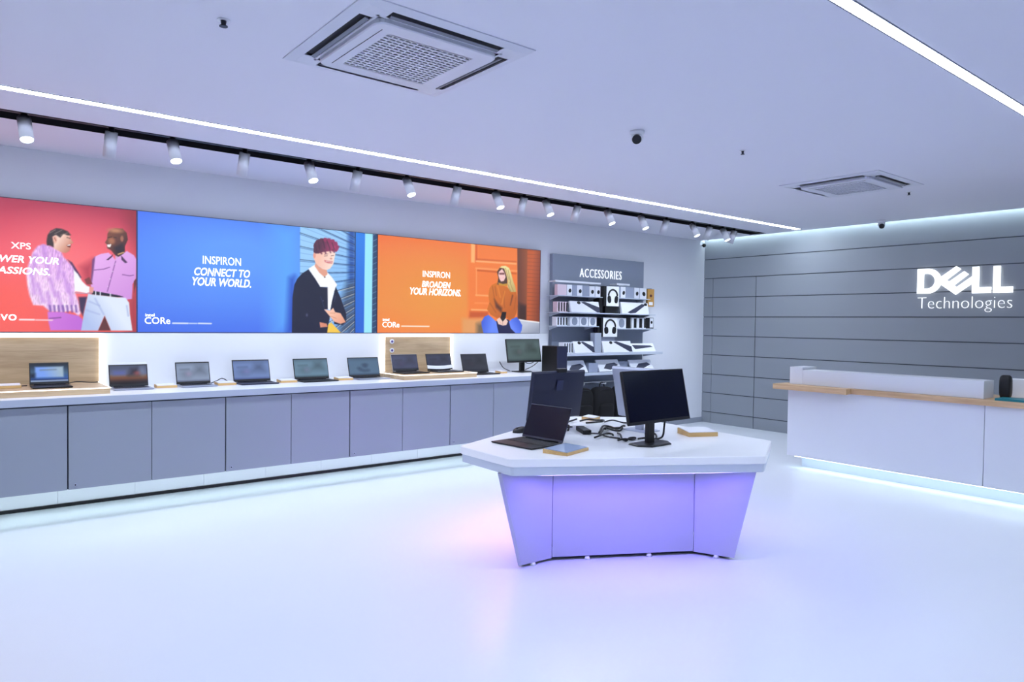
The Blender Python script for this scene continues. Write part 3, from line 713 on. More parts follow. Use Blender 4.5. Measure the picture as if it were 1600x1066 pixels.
  {'t':'p','c':(92,42,68),'v':[(1.753,0.986),(1.766,1.012),(1.795,1.012),(1.806,0.988),(1.79,0.964),(1.764,0.967)],'s':0.006},
  {'t':'p','c':(92,42,68),'v':[(1.795,1.012),(1.808,1.039),(1.838,1.039),(1.849,1.014),(1.833,0.99),(1.806,0.993)],'s':0.006},
  {'t':'p','c':(150,46,92),'v':[(1.84,1.025),(1.852,1.049),(1.879,1.049),(1.889,1.027),(1.874,1.005),(1.85,1.008)],'s':0.006},
  {'t':'p','c':(150,46,92),'v':[(1.88,1.022),(1.894,1.048),(1.923,1.048),(1.934,1.024),(1.918,0.999),(1.891,1.002)],'s':0.006},
  {'t':'p','c':(150,46,92),'v':[(1.923,1.014),(1.937,1.04),(1.967,1.04),(1.978,1.016),(1.962,0.991),(1.934,0.994)],'s':0.006},
  {'t':'p','c':(150,46,92),'v':[(1.957,0.991),(1.97,1.018),(2.001,1.017),(2.012,0.993),(1.995,0.968),(1.968,0.971)],'s':0.006},
  {'t':'p','c':(150,46,92),'v':[(1.985,0.956),(1.996,0.978),(2.02,0.977),(2.03,0.957),(2.016,0.937),(1.994,0.94)],'s':0.006},
  {'t':'p','c':(92,42,68),'v':[(1.746,0.917),(1.757,0.938),(1.781,0.938),(1.79,0.918),(1.777,0.898),(1.755,0.901)],'s':0.006},
  {'t':'p','c':(150,46,92),'v':[(1.969,0.922),(1.978,0.941),(2.0,0.941),(2.009,0.923),(1.997,0.905),(1.977,0.908)],'s':0.006},
  {'t':'p','c':(150,46,92),'v':[(1.934,0.919),(1.942,0.936),(1.962,0.936),(1.969,0.92),(1.958,0.905),(1.941,0.907)],'s':0.006},
  {'t':'l','c':(110,44,76),'w':0.014,'v':[(1.798,0.895),(1.823,0.874)],'s':0.008},
  {'t':'l','c':(110,44,76),'w':0.014,'v':[(1.853,0.913),(1.871,0.88)],'s':0.008},
  {'t':'l','c':(110,44,76),'w':0.014,'v':[(1.914,0.922),(1.927,0.893)],'s':0.008},
  {'t':'l','c':(110,44,76),'w':0.014,'v':[(1.957,0.927),(1.97,0.899)],'s':0.008},
  {'t':'l','c':(60,24,54),'w':0.008,'v':[(1.786,1.0),(1.798,0.921)],'s':0.006},
  {'t':'l','c':(60,24,54),'w':0.008,'v':[(1.834,1.027),(1.859,0.937)],'s':0.006},
  {'t':'l','c':(60,24,54),'w':0.008,'v':[(1.883,1.02),(1.92,0.93)],'s':0.006},
  {'t':'l','c':(60,24,54),'w':0.008,'v':[(1.75,0.963),(1.768,0.895)],'s':0.006},
  {'t':'l','c':(60,24,54),'w':0.008,'v':[(1.944,1.001),(1.97,0.934)],'s':0.006},
  {'t':'p','c':(254,198,172),'v':[(1.854,0.263),(1.925,0.249),(1.962,0.28),(1.987,0.234),(2.05,0.223),(2.089,0.165),(2.114,0.123),(2.051,0.103),(1.976,0.126),(1.928,0.181)],'s':0.004,'g':((236,160,128),(1.975,0.233),(2.076,0.106))},
  {'t':'l','c':(190,110,80),'w':0.004,'v':[(1.928,0.221),(1.987,0.222)],'s':0.003},
  {'t':'l','c':(200,120,90),'w':0.004,'v':[(1.938,0.186),(2.0,0.163)],'s':0.003},
  {'t':'p','c':(222,142,112),'v':[(1.803,0.121),(1.887,0.104),(1.899,0.069),(1.813,0.061)],'s':0.004},
  {'t':'l','c':(230,230,240),'w':0.006,'v':[(1.923,0.174),(1.941,0.128)],'s':0.003},
  {'t':'l','c':(225,235,255),'w':0.014,'v':[(0.312,0.092),(0.45,0.092)],'s':0.004},
  {'t':'l','c':(205,222,255),'w':0.011,'v':[(0.464,0.092),(0.531,0.092)],'s':0.004},
  {'t':'l','c':(225,235,255),'w':0.013,'v':[(0.546,0.093),(0.667,0.092)],'s':0.004},
 ],
 'orange': [
  {'t':'e','c':(240,152,60),'v':[(0.805,0.446)],'r':(0.662,0.45),'s':0.4},
  {'t':'p','c':(247,128,50),'v':[(1.279,1.181),(2.083,1.248),(2.101,0.162),(1.293,0.152)],'s':0.03},
  {'t':'p','c':(255,182,112),'v':[(1.326,1.185),(1.39,1.19),(1.385,0.905),(1.329,0.906)],'s':0.01},
  {'t':'p','c':(225,98,30),'v':[(1.394,1.191),(1.423,1.193),(1.427,0.92),(1.398,0.907)],'s':0.008},
  {'t':'l','c':(255,176,112),'w':0.022,'v':[(1.412,0.927),(2.066,0.935)],'s':0.008},
  {'t':'l','c':(214,92,26),'w':0.014,'v':[(1.416,0.952),(2.065,0.963)],'s':0.01},
  {'t':'l','c':(255,160,92),'w':0.02,'v':[(1.406,0.837),(2.09,0.838)],'s':0.008},
  {'t':'l','c':(206,88,24),'w':0.018,'v':[(1.423,0.811),(2.068,0.804)],'s':0.01},
  {'t':'l','c':(255,160,92),'w':0.016,'v':[(1.415,0.824),(1.419,0.489)],'s':0.008},
  {'t':'l','c':(255,170,104),'w':0.02,'v':[(1.411,0.491),(1.621,0.49)],'s':0.008},
  {'t':'l','c':(255,150,80),'w':0.016,'v':[(1.399,0.39),(1.608,0.392)],'s':0.01},
  {'t':'l','c':(255,176,110),'w':0.022,'v':[(1.345,0.302),(1.609,0.301)],'s':0.008},
  {'t':'p','c':(206,88,30),'v':[(1.318,0.28),(1.61,0.281),(1.611,0.199),(1.306,0.194)],'s':0.02},
  {'t':'p','c':(112,58,34),'v':[(2.083,1.248),(2.273,1.264),(2.277,0.164),(2.108,0.185)],'s':0.006,'g':((150,80,40),(2.129,0.749),(2.266,0.756))},
  {'t':'p','c':(60,30,20),'v':[(2.12,0.409),(2.258,0.377),(2.261,0.164),(2.123,0.186)],'s':0.03},
  {'t':'p','c':(196,92,36),'v':[(2.261,1.263),(2.533,1.286),(2.541,0.149),(2.264,0.182)],'s':0.008,'g':((122,56,32),(2.344,0.76),(2.541,0.746))},
  {'t':'l','c':(128,56,28),'w':0.004,'v':[(2.258,1.233),(2.527,1.242)],'s':0.004},
  {'t':'l','c':(128,56,28),'w':0.004,'v':[(2.259,1.182),(2.528,1.19)],'s':0.004},
  {'t':'l','c':(128,56,28),'w':0.004,'v':[(2.26,1.13),(2.529,1.137)],'s':0.004},
  {'t':'l','c':(128,56,28),'w':0.004,'v':[(2.261,1.078),(2.53,1.084)],'s':0.004},
  {'t':'l','c':(128,56,28),'w':0.004,'v':[(2.262,1.026),(2.531,1.031)],'s':0.004},
  {'t':'l','c':(128,56,28),'w':0.004,'v':[(2.263,0.974),(2.532,0.979)],'s':0.004},
  {'t':'l','c':(128,56,28),'w':0.004,'v':[(2.264,0.922),(2.533,0.926)],'s':0.004},
  {'t':'l','c':(128,56,28),'w':0.004,'v':[(2.264,0.87),(2.534,0.873)],'s':0.004},
  {'t':'l','c':(128,56,28),'w':0.004,'v':[(2.265,0.819),(2.535,0.82)],'s':0.004},
  {'t':'l','c':(128,56,28),'w':0.004,'v':[(2.266,0.767),(2.536,0.767)],'s':0.004},
  {'t':'l','c':(128,56,28),'w':0.004,'v':[(2.267,0.715),(2.537,0.714)],'s':0.004},
  {'t':'l','c':(128,56,28),'w':0.004,'v':[(2.268,0.663),(2.538,0.661)],'s':0.004},
  {'t':'l','c':(128,56,28),'w':0.004,'v':[(2.269,0.611),(2.539,0.608)],'s':0.004},
  {'t':'l','c':(128,56,28),'w':0.004,'v':[(2.27,0.559),(2.54,0.556)],'s':0.004},
  {'t':'l','c':(128,56,28),'w':0.004,'v':[(2.271,0.506),(2.541,0.503)],'s':0.004},
  {'t':'l','c':(128,56,28),'w':0.004,'v':[(2.272,0.454),(2.542,0.45)],'s':0.004},
  {'t':'l','c':(128,56,28),'w':0.004,'v':[(2.273,0.402),(2.543,0.397)],'s':0.004},
  {'t':'l','c':(128,56,28),'w':0.004,'v':[(2.274,0.35),(2.544,0.344)],'s':0.004},
  {'t':'l','c':(128,56,28),'w':0.004,'v':[(2.274,0.298),(2.545,0.29)],'s':0.004},
  {'t':'l','c':(128,56,28),'w':0.004,'v':[(2.275,0.246),(2.546,0.237)],'s':0.004},
  {'t':'l','c':(128,56,28),'w':0.004,'v':[(2.276,0.194),(2.547,0.184)],'s':0.004},
  {'t':'l','c':(128,56,28),'w':0.004,'v':[(2.277,0.142),(2.548,0.131)],'s':0.004},
  {'t':'p','c':(255,136,48),'v':[(2.53,1.286),(2.628,1.294),(2.604,-0.014),(2.551,-0.014)],'s':0.004,'g':((240,100,30),(2.574,1.133),(2.592,0.168))},
  {'t':'l','c':(110,50,30),'w':0.005,'v':[(2.524,1.093),(2.61,1.097)],'s':0.003},
  {'t':'l','c':(110,50,30),'w':0.005,'v':[(2.535,0.505),(2.621,0.505)],'s':0.003},
  {'t':'l','c':(110,50,30),'w':0.005,'v':[(2.537,0.372),(2.624,0.372)],'s':0.003},
  {'t':'l','c':(110,50,30),'w':0.005,'v':[(2.54,0.216),(2.627,0.214)],'s':0.003},
  {'t':'p','c':(232,160,96),'v':[(1.198,0.186),(1.597,0.199),(1.558,-0.014),(1.201,-0.015)],'s':0.03},
  {'t':'p','c':(120,100,76),'v':[(1.43,0.12),(1.555,0.155),(1.558,-0.014),(1.432,-0.015)],'s':0.04},
  {'t':'p','c':(196,202,220),'v':[(2.123,0.197),(2.277,0.176),(2.551,0.153),(2.56,-0.014),(2.142,-0.014)],'s':0.005,'g':((150,158,180),(2.293,0.141),(2.357,-0.002))},
  {'t':'l','c':(246,244,248),'w':0.016,'v':[(2.139,0.181),(2.544,0.148)],'s':0.006},
  {'t':'l','c':(235,235,240),'w':0.01,'v':[(2.529,0.143),(2.55,0.01)],'s':0.005},
  {'t':'p','c':(26,26,76),'v':[(1.74,0.157),(1.841,0.193),(1.959,0.183),(1.989,0.114),(2.142,-0.014),(1.764,-0.014)],'s':0.006},
  {'t':'p','c':(62,96,222),'v':[(1.502,0.149),(1.554,0.221),(1.617,0.241),(1.682,0.202),(1.747,0.152),(1.763,0.083),(1.793,-0.014),(1.544,-0.014),(1.511,0.087)],'s':0.004,'g':((104,140,255),(1.513,0.155),(1.683,0.111))},
  {'t':'p','c':(62,96,222),'v':[(1.959,0.154),(2.018,0.205),(2.093,0.22),(2.142,0.174),(2.189,0.11),(2.181,0.045),(2.148,-0.014),(2.081,-0.002),(1.99,0.067)],'s':0.004,'g':((110,142,255),(2.139,0.162),(2.02,0.068))},
  {'t':'p','c':(26,12,10),'v':[(1.795,0.296),(1.92,0.299),(1.899,0.194),(1.856,0.153),(1.819,0.193)],'s':0.006},
  {'t':'p','c':(218,118,22),'v':[(1.753,0.67),(1.668,0.635),(1.626,0.587),(1.611,0.496),(1.629,0.406),(1.592,0.312),(1.653,0.245),(1.754,0.201),(1.817,0.214),(1.842,0.286),(1.913,0.285),(1.908,0.217),(1.959,0.179),(2.048,0.206),(2.086,0.279),(2.108,0.397),(2.091,0.513),(2.075,0.562),(1.952,0.601),(1.863,0.632),(1.79,0.64)],'s':0.004,'g':((196,98,16),(1.69,0.613),(2.017,0.277))},
  {'t':'p','c':(92,44,14),'v':[(1.707,0.454),(1.765,0.387),(1.838,0.337),(1.832,0.274),(1.737,0.341)],'s':0.02},
  {'t':'p','c':(130,62,14),'v':[(2.005,0.522),(2.028,0.511),(1.985,0.37),(1.97,0.375)],'s':0.008},
  {'t':'l','c':(168,82,12),'w':0.008,'v':[(1.676,0.612),(1.706,0.477)],'s':0.012},
  {'t':'l','c':(168,82,12),'w':0.008,'v':[(1.718,0.614),(1.742,0.501)],'s':0.012},
  {'t':'l','c':(168,82,12),'w':0.008,'v':[(2.073,0.489),(2.046,0.325)],'s':0.012},
  {'t':'l','c':(168,82,12),'w':0.008,'v':[(1.639,0.395),(1.738,0.272)],'s':0.012},
  {'t':'l','c':(168,82,12),'w':0.008,'v':[(1.864,0.551),(1.882,0.344)],'s':0.012},
  {'t':'l','c':(236,146,44),'w':0.012,'v':[(1.879,0.552),(1.838,0.389)],'s':0.015},
  {'t':'l','c':(236,146,44),'w':0.012,'v':[(1.762,0.616),(1.807,0.48)],'s':0.015},
  {'t':'p','c':(84,56,44),'v':[(1.747,0.81),(1.794,0.867),(1.867,0.862),(1.917,0.75),(1.924,0.652),(1.754,0.644),(1.771,0.731)],'s':0.006},
  {'t':'p','c':(206,150,44),'v':[(1.764,0.671),(1.848,0.654),(1.929,0.667),(1.91,0.629),(1.793,0.633)],'s':0.005},
  {'t':'p','c':(252,206,204),'v':[(1.779,0.811),(1.83,0.853),(1.875,0.805),(1.893,0.746),(1.862,0.694),(1.818,0.685),(1.789,0.718),(1.771,0.765)],'s':0.005},
  {'t':'p','c':(120,66,66),'v':[(1.785,0.798),(1.872,0.805),(1.872,0.78),(1.788,0.775)],'s':0.006},
  {'t':'l','c':(220,110,120),'w':0.006,'v':[(1.803,0.728),(1.855,0.737)],'s':0.003},
  {'t':'l','c':(255,255,255),'w':0.004,'v':[(1.809,0.73),(1.85,0.737)],'s':0.003},
  {'t':'p','c':(242,230,160),'v':[(1.794,0.869),(1.822,0.889),(1.888,0.898),(1.95,0.873),(1.987,0.8),(2.018,0.708),(2.059,0.629),(2.075,0.559),(1.982,0.553),(1.925,0.623),(1.929,0.704),(1.898,0.801),(1.867,0.86)],'s':0.006,'g':((200,176,110),(1.889,0.852),(2.012,0.58))},
  {'t':'l','c':(150,120,66),'w':0.006,'v':[(1.889,0.864),(1.95,0.717)],'s':0.006},
  {'t':'l','c':(150,120,66),'w':0.006,'v':[(1.933,0.843),(1.98,0.683)],'s':0.006},
  {'t':'l','c':(150,120,66),'w':0.006,'v':[(1.965,0.683),(2.027,0.569)],'s':0.006},
  {'t':'l','c':(150,120,66),'w':0.006,'v':[(1.936,0.647),(1.982,0.562)],'s':0.006},
  {'t':'p','c':(244,208,194),'v':[(1.751,0.178),(1.797,0.21),(1.856,0.157),(1.902,0.203),(1.941,0.158),(1.915,0.111),(1.857,0.104),(1.784,0.121)],'s':0.004},
  {'t':'l','c':(150,90,80),'w':0.004,'v':[(1.849,0.159),(1.857,0.113)],'s':0.003},
  {'t':'l','c':(190,130,115),'w':0.003,'v':[(1.798,0.158),(1.835,0.124)],'s':0.003},
  {'t':'l','c':(255,236,220),'w':0.016,'v':[(0.33,0.084),(0.711,0.084)],'s':0.004},
 ],
}
AD_TEXT = {
 'red': [('XPS', 1.538, 1.678, 0.716, 0.772, 'm'), ('POWER YOUR', 1.341, 1.884, 0.598, 0.659, 'i'), ('PASSIONS.', 1.399, 1.817, 0.5, 0.561, 'i'), ('evo', 1.412, 1.576, 0.101, 0.156, 'm')],
 'blue': [('INSPIRON', 0.585, 0.955, 0.684, 0.764, 'm'), ('CONNECT TO', 0.506, 1.047, 0.566, 0.646, 'i'), ('YOUR WORLD.', 0.488, 1.058, 0.466, 0.549, 'i'), ('intel', 0.071, 0.151, 0.154, 0.183, 'b'), ('CORe', 0.066, 0.289, 0.084, 0.148, 'm')],
 'orange': [('INSPIRON', 0.615, 1.008, 0.685, 0.762, 'm'), ('BROADEN', 0.602, 1.019, 0.561, 0.638, 'i'), ('YOUR HORIZONS.', 0.438, 1.175, 0.465, 0.551, 'i'), ('intel', 0.077, 0.161, 0.143, 0.175, 'b'), ('CORe', 0.073, 0.298, 0.069, 0.134, 'm')],
}

# ------------------------------------------------------------------ wall counter
CY, CZ0, CZ1, CT = 6.53, .285, .965, 1.025   # door plane, cabinet bottom / top, worktop top
CXE = 6.31
cxs = [-.483, .725, 1.933, 3.141, 4.349, 5.557]
where = ['at the left edge of the view', 'under the left wooden riser and small laptop', 'under the blue poster, left of its middle',
         'under the young man on the blue poster', 'under the right wooden riser', 'at the far end behind the island table']
for i, xa in enumerate(cxs):
    xb = cxs[i + 1] if i + 1 < len(cxs) else CXE
    t = empty('counter_cabinet', ((xa + xb) / 2, 7.0, CZ0)); og = t.location
    tag(t, 'pale grey double door cabinet ' + where[i], 'cabinet', 'cabinets of the wall counter')
    MB().box(xa + .001, xb - .001, CY + .022, 7.36, CZ0 + .001, CZ1 - .001).build('body', M_CARC, t, og)
    xm = (xa + xb) / 2
    for k_, (a, b) in enumerate(((xa, xm), (xm, xb))):
        ga = .005 if k_ == 0 else .0025; gb = .0025 if k_ == 0 else .005
        d = MB().cbox(a + ga, b - gb, CY, CY + .021, CZ0, CZ1 - .012, .002).build('door', M_DOOR, t, og)
        if k_ == 0:
            lk = MB(); lk.cyl((a + .05, CY, CZ0 + .035), (a + .05, CY - .006, CZ0 + .035), .011, n=16)
            lk.cyl((a + .05, CY - .006, CZ0 + .035), (a + .05, CY - .0075, CZ0 + .035), .006, n=12, mi=1)
            lk.build('lock', [M_SILV, M_BLACK], d, og)
o = MB()
o.box(-.5, CXE, CY - .026, 7.37, CZ1 + .001, CT)
o = o.build('worktop', M_LAM, None, (3, 6.95, CZ1)); MB().cbox(-.5, CXE, CY - .03, CY - .026, CZ1 + .001, CT - .003, .0012).build('shaded_edge', M_EDGESHADE, o, (3, 6.95, CZ1))  # added front strip carries the edge's shade as colour
tag(o, 'long white worktop running the whole length of the wall counter', 'worktop')
t = empty('counter_plinth', (3, 7.3, 0)); tag(t, 'white recessed plinth below the grey wall cabinets', 'plinth')
b = MB()
for k_ in range(12):
    a = cxs[0] + k_ * .604; b.box(a + .001, min(a + .603, CXE - .05), 7.22, 7.42, .03, CZ0 - .002)
b.build('panel', M_LAM, t, t.location)
MB().box(cxs[0], CXE - .05, 7.205, 7.22, .001, .028).build('kick_strip', M_BLACK, t, t.location)
o = MB().box(cxs[0] + .05, CXE - .1, 6.86, 6.90, CZ0 - .012, CZ0 - .002).build('counter_light', G_COUNTER, None, (3, 6.9, CZ0))
tag(o, 'white light strip under the wall cabinets', 'light')
o = MB().box(-.5, 6.53, 7.37, 7.432, CT - .4, 1.519).build('backsplash', M_LAM, None, (3, 7.4, CT))
tag(o, 'white panel between the wall counter and the posters', 'wall panel')

# ------------------------------------------------------------------ backlit posters
def lightbox(label, x0, art, base, w=2.502):
    t = empty('lightbox_poster', (x0 + w / 2, 7.40, 1.522)); og = t.location
    tag(t, label, 'poster', 'backlit posters above the wall counter')
    h = 1.148; YP = 7.372
    f = MB(); e = .012
    f.box(x0 + .001, x0 + w - .001, YP + .004, 7.432, 1.522, 1.522 + h)
    f.build('case', mat('lightbox_case', (90, 94, 112), 0.5), t, og)
    f = MB()
    f.box(x0 + .001, x0 + .006, YP - .004, YP + .004, 1.522, 1.522 + h); f.box(x0 + w - .006, x0 + w - .001, YP - .004, YP + .004, 1.522, 1.522 + h)
    f.box(x0 + .006, x0 + w - .006, YP - .004, YP + .004, 1.522 + h - .006, 1.522 + h); f.box(x0 + .006, x0 + w - .006, YP - .004, YP + .004, 1.522, 1.527)
    f.build('frame', mat('lightbox_frame', (60, 60, 84), 0.4), t, og)
    p = Picture(w, h, .006); p.vgrad(base); p.draw(ART[art])
    p.build('printed_picture', print_mat('poster_print', .86), lambda x, z: (x0 + x, YP, 1.522 + z), t, og)
    for s, a, b, c_, d, st in AD_TEXT[art]:
        bold, sh = {'i': (.02, .22), 'm': (.006, 0), 'b': (.015, 0)}[st]
        _, _, full = text_mesh(s, bold, .5, sh); sx = (b - a) / (full[1] - full[0]); sz = (d - c_) / (full[3] - full[2]); done = ''
        for wd in s.split(' '):
            done = (done + ' ' + wd).strip(); pb = text_mesh(done, bold, .5, sh)[2]; wb = text_mesh(wd, bold, .5, sh)[2]
            xe = a + (pb[1] - full[0]) * sx; za = c_ + (wb[2] - full[2]) * sz; mb = MB()
            word(mb, wd, lambda u, w_, dd: (x0 + u, YP - .001 - dd, 1.522 + w_), xe - (wb[1] - wb[0]) * sx, xe, za, za + (wb[3] - wb[2]) * sz, bold, .002, sh)
            mb.build('lettering', G_LETTER, t, og)
lightbox('red backlit poster of two laughing people in lilac clothes', -1.129, 'red',
         [(0, (240, 92, 84)), (.35, (252, 98, 104)), (.62, (244, 86, 104)), (.85, (206, 66, 92)), (1, (176, 56, 84))])
lightbox('blue backlit poster of a young man leaning by a shutter', 1.373, 'blue',
         [(0, (62, 104, 236)), (.3, (72, 118, 246)), (.6, (70, 116, 250)), (1, (52, 84, 240))])
lightbox('orange backlit poster of a woman sitting on a step', 3.875, 'orange',
         [(0, (250, 124, 52)), (.3, (244, 140, 58)), (.7, (244, 132, 54)), (1, (246, 118, 50))])

# ------------------------------------------------------------------ wooden niches with light edge
def niche(xa, xb, label, sockets):
    t = empty('wooden_niche', ((xa + xb) / 2, 7.35, CT)); og = t.location; tag(t, label, 'display niche', 'wooden display niches on the counter')
    MB().box(xa + .02, xb - .02, 7.348, 7.369, CT + .001, 1.478).build('back_panel', M_WOOD, t, og)
    e = MB(); e.box(xa, xb, 7.33, 7.369, 1.479, 1.508); e.box(xa, xa + .019, 7.33, 7.369, CT + .001, 1.479); e.box(xb - .019, xb, 7.33, 7.369, CT + .001, 1.479)
    e.build('light_edge', G_EDGE, t, og)
    for z in sockets:
        s = MB(); s.cyl((xa + .115, 7.348, z), (xa + .115, 7.338, z), .028, n=20); s.cyl((xa + .115, 7.338, z), (xa + .115, 7.335, z), .014, n=16, mi=1)
        s.build('socket', [M_LAM, M_PURPLE], t, og)
niche(-1.0, 1.078, 'left wooden wall panel with glowing white edge behind the small laptop', [])
niche(3.945, 4.905, 'wooden wall panel with glowing white edge beneath the orange poster', [1.425, 1.32])
RZ = CT + .052
def riser(xa, xb, label):
    t = empty('wooden_riser', ((xa + xb) / 2, 7.0, CT)); og = t.location; tag(t, label, 'display riser', 'wooden display risers on the counter')
    MB().box(xa, xb, 6.66, 7.325, CT + .001, RZ - .005).build('board', M_WOOD, t, og)
    MB().box(xa, xb, 6.66, 7.325, RZ - .005, RZ).build('top_veneer', M_WOOD, t, og)
    e = MB(); e.box(xa, xb, 6.654, 6.66, RZ - .006, RZ + .001); e.box(xb, xb + .006, 6.654, 7.325, RZ - .006, RZ + .001); e.box(xa - .006, xa, 6.654, 7.325, RZ - .006, RZ + .001)
    e.build('light_edge', G_EDGE, t, og)
riser(-1.0, 1.04, 'low wooden riser at the left end of the counter')
riser(3.83, 4.80, 'low wooden riser beneath the orange poster')

# ------------------------------------------------------------------ laptops on the counter
def screen_picture(kind, w, h):
    p = Picture(w, h, w / 48)
    K = {'page': ((140, 156, 184), (96, 104, 130)), 'blue': ((112, 136, 190), (70, 84, 140)), 'teal': ((104, 136, 158), (60, 84, 100)),
         'dark': ((62, 66, 92), (34, 36, 54)), 'black': ((44, 46, 58), (28, 30, 40)), 'grey': ((84, 104, 104), (60, 76, 78)),
         'icons': ((84, 112, 140), (50, 70, 96))}
    if kind == 'photo':
        p.vgrad([(0, (22, 16, 22)), (.12, (40, 26, 24)), (.3, (110, 66, 40)), (.45, (120, 90, 70)), (.55, (92, 98, 128)), (1, (70, 78, 100))])
        p.poly([(.1 * w, .5 * h), (.4 * w, .5 * h), (.4 * w, .72 * h), (.1 * w, .72 * h)], (86, 96, 160), .02)
        p.poly([(.5 * w, .46 * h), (.78 * w, .5 * h), (.75 * w, .85 * h), (.58 * w, .82 * h)], (34, 30, 44), .03)
        p.ell((.74 * w, .58 * h), (.05 * w, .06 * h), (180, 80, 70), .02); p.ell((.88 * w, .7 * h), (.06 * w, .16 * h), (110, 120, 150), .03)
    elif kind == 'desktop':
        p.vgrad([(0, (96, 110, 140)), (.07, (150, 170, 200)), (.08, (24, 40, 90)), (.2, (40, 80, 150)), (.5, (60, 90, 120)), (1, (20, 30, 44))])
        p.poly([(.12 * w, .24 * h), (.88 * w, .24 * h), (.88 * w, .84 * h), (.12 * w, .84 * h)], (150, 172, 190), .008, ((112, 150, 226), (.8 * w, .6 * h), (.35 * w, .4 * h)))
        p.line([(.26 * w, .66 * h), (.68 * w, .67 * h)], .008, (100, 116, 134), .006)
        p.poly([(0, .25 * h), (.1 * w, .25 * h), (.1 * w, .45 * h), (0, .45 * h)], (14, 18, 30), .02)
    else:
        a, b = K[kind]
        p.vgrad([(0, b), (.12, a), (.8, a), (1, tuple(v * .85 for v in a))])
        if kind == 'icons':
            for q in ((.5, .6), (.58, .6), (.54, .5), (.4, .3), (.5, .24), (.62, .26), (.34, .4)): p.ell((q[0] * w, q[1] * h), (.04 * w, .05 * h), b, .02)
        else:
            p.poly([(.55 * w, .45 * h), (.62 * w, .82 * h), (.8 * w, .84 * h), (.88 * w, .42 * h)], tuple(v * .72 for v in a), .04)
            p.ell((.3 * w, .4 * h), (.1 * w, .12 * h), tuple(v * .75 for v in a), .04)
            p.ell((.36 * w, .42 * h), (.04 * w, .06 * h), (min(255, a[0] * 1.15), a[1] * .95, a[2]), .03)
            p.line([(.12 * w, .66 * h), (.38 * w, .67 * h)], .012, tuple(v * .8 for v in a), .012)
    return p

def laptop(x, y, z, w, d, h, tilt, label, body, lid, kind, rz=0.0, strength=.8, group='laptops on the wall counter', hinge_gap=0.0):
    """faces local -y; the hinge line is at local y=0"""
    t = empty('laptop', (x, y, z), rz); tag(t, label, 'laptop', group)
    b = MB(); tk = .012
    b.loft([[(-w / 2 + .006, -d + .006, .001), (w / 2 - .006, -d + .006, .001), (w / 2 - .006, .012, .001), (-w / 2 + .006, .012, .001)],
            [(-w / 2, -d, .006), (w / 2, -d, .006), (w / 2, .015, .006), (-w / 2, .015, .006)],
            [(-w / 2, -d, tk), (w / 2, -d, tk), (w / 2, .015, tk), (-w / 2, .015, tk)]], 0)
    base = b.build('base', body, t)
    kb = MB(); kb.box(-w * .44, w * .44, -d * .56, -d * .1, tk + .0002, tk + .001)
    for r in range(5):
        for c_ in range(13):
            kx = -w * .43 + c_ * w * .86 / 13; ky = -d * .13 - (r + 1) * d * .083
            if r == 4 and 3 <= c_ <= 8:
                if c_ == 3: kb.box(kx + .002, kx + w * .86 / 13 * 6 - .002, ky + .002, ky + d * .076, tk + .001, tk + .0026)
                continue
            kb.box(kx + .002, kx + w * .86 / 13 - .002, ky + .002, ky + d * .076, tk + .001, tk + .0026)
    kb.build('keyboard', M_KEYS, base)
    MB().box(-w * .16, w * .16, -d * .93, -d * .64, tk + .0002, tk + .0008).build('touchpad', body, base)
    MB().cyl((-w * .4, .008, tk + .004), (w * .4, .008, tk + .004), .006, n=10).build('hinge', M_BLKM, t)
    Mt = Matrix.Translation((0, .006, tk + .002)) @ Matrix.Rotation(-tilt, 4, 'X')
    s = MB().cbox(-w / 2, w / 2, 0, .007, 0.002, h, .002).xf(Mt).build('lid', lid, t)
    sz = screen_picture(kind, w - .016, h - .036) if kind != 'off' else None
    if sz:
        MB().box(-w / 2 + .002, w / 2 - .002, -.0012, -.0002, .006, h - .003).xf(Mt).build('bezel', M_BLACK, s)
        sz.build('display', print_mat('display_%02d' % int(strength * 10), strength, .15), lambda a, c_: tuple(Mt @ Vector((-w / 2 + .008 + a, -.0022, .024 + c_))), s)
    else:
        MB().box(-w / 2 + .004, w / 2 - .004, -.0012, -.0002, .02, h - .005).xf(Mt).build('display', M_GLASSBLK, s)
    return t
HY = 7.12
LB = [(.512, .792, RZ, 'small black laptop with a lit page on the left wooden riser', M_BLKM, M_BLACK, 'desktop', 1.0, .19, HY - .1),
      (1.108, 1.423, CT, 'silver laptop with a bowed white top edge and orange brown screen', M_SILV, M_BLKM, 'photo', .9, .205, HY),
      (1.662, 1.968, CT, 'silver laptop, second to the right of the left wooden riser', M_SILV, M_BLKM, 'page', .8, .215, HY),
      (2.185, 2.552, CT, 'wide dark blue laptop under the slogan on the blue poster', M_NAVY, M_BLKM, 'blue', .8, .225, HY),
      (2.805, 3.185, CT, 'black laptop with teal grey screen under the young man on the poster', M_BLACK, M_BLACK, 'teal', .8, .225, HY),
      (3.420, 3.795, CT, 'silver laptop just left of the wooden panel under the orange poster', M_SILV, M_BLKM, 'icons', .8, .225, HY),
      (3.925, 4.265, RZ, 'grey laptop on the right wooden riser, the left of two', M_BLKM, M_LSILV, 'dark', 1.0, .2, HY - .06),
      (4.385, 4.735, RZ, 'white and black laptop on the right wooden riser, the right of two', M_BLKM, M_BLACK, 'dark', .7, .2, HY - .06),
      (4.935, 5.325, CT, 'black laptop with dark screen between right wooden riser and monitor', M_BLACK, M_BLACK, 'black', .9, .24, HY)]
laps = []
for xa, xb, z, label, body, lid, kind, st, h, y in LB:
    laps.append(laptop((xa + xb) / 2, y, z, xb - xa, .235, h, .3, label, body, lid, kind, 0, st))
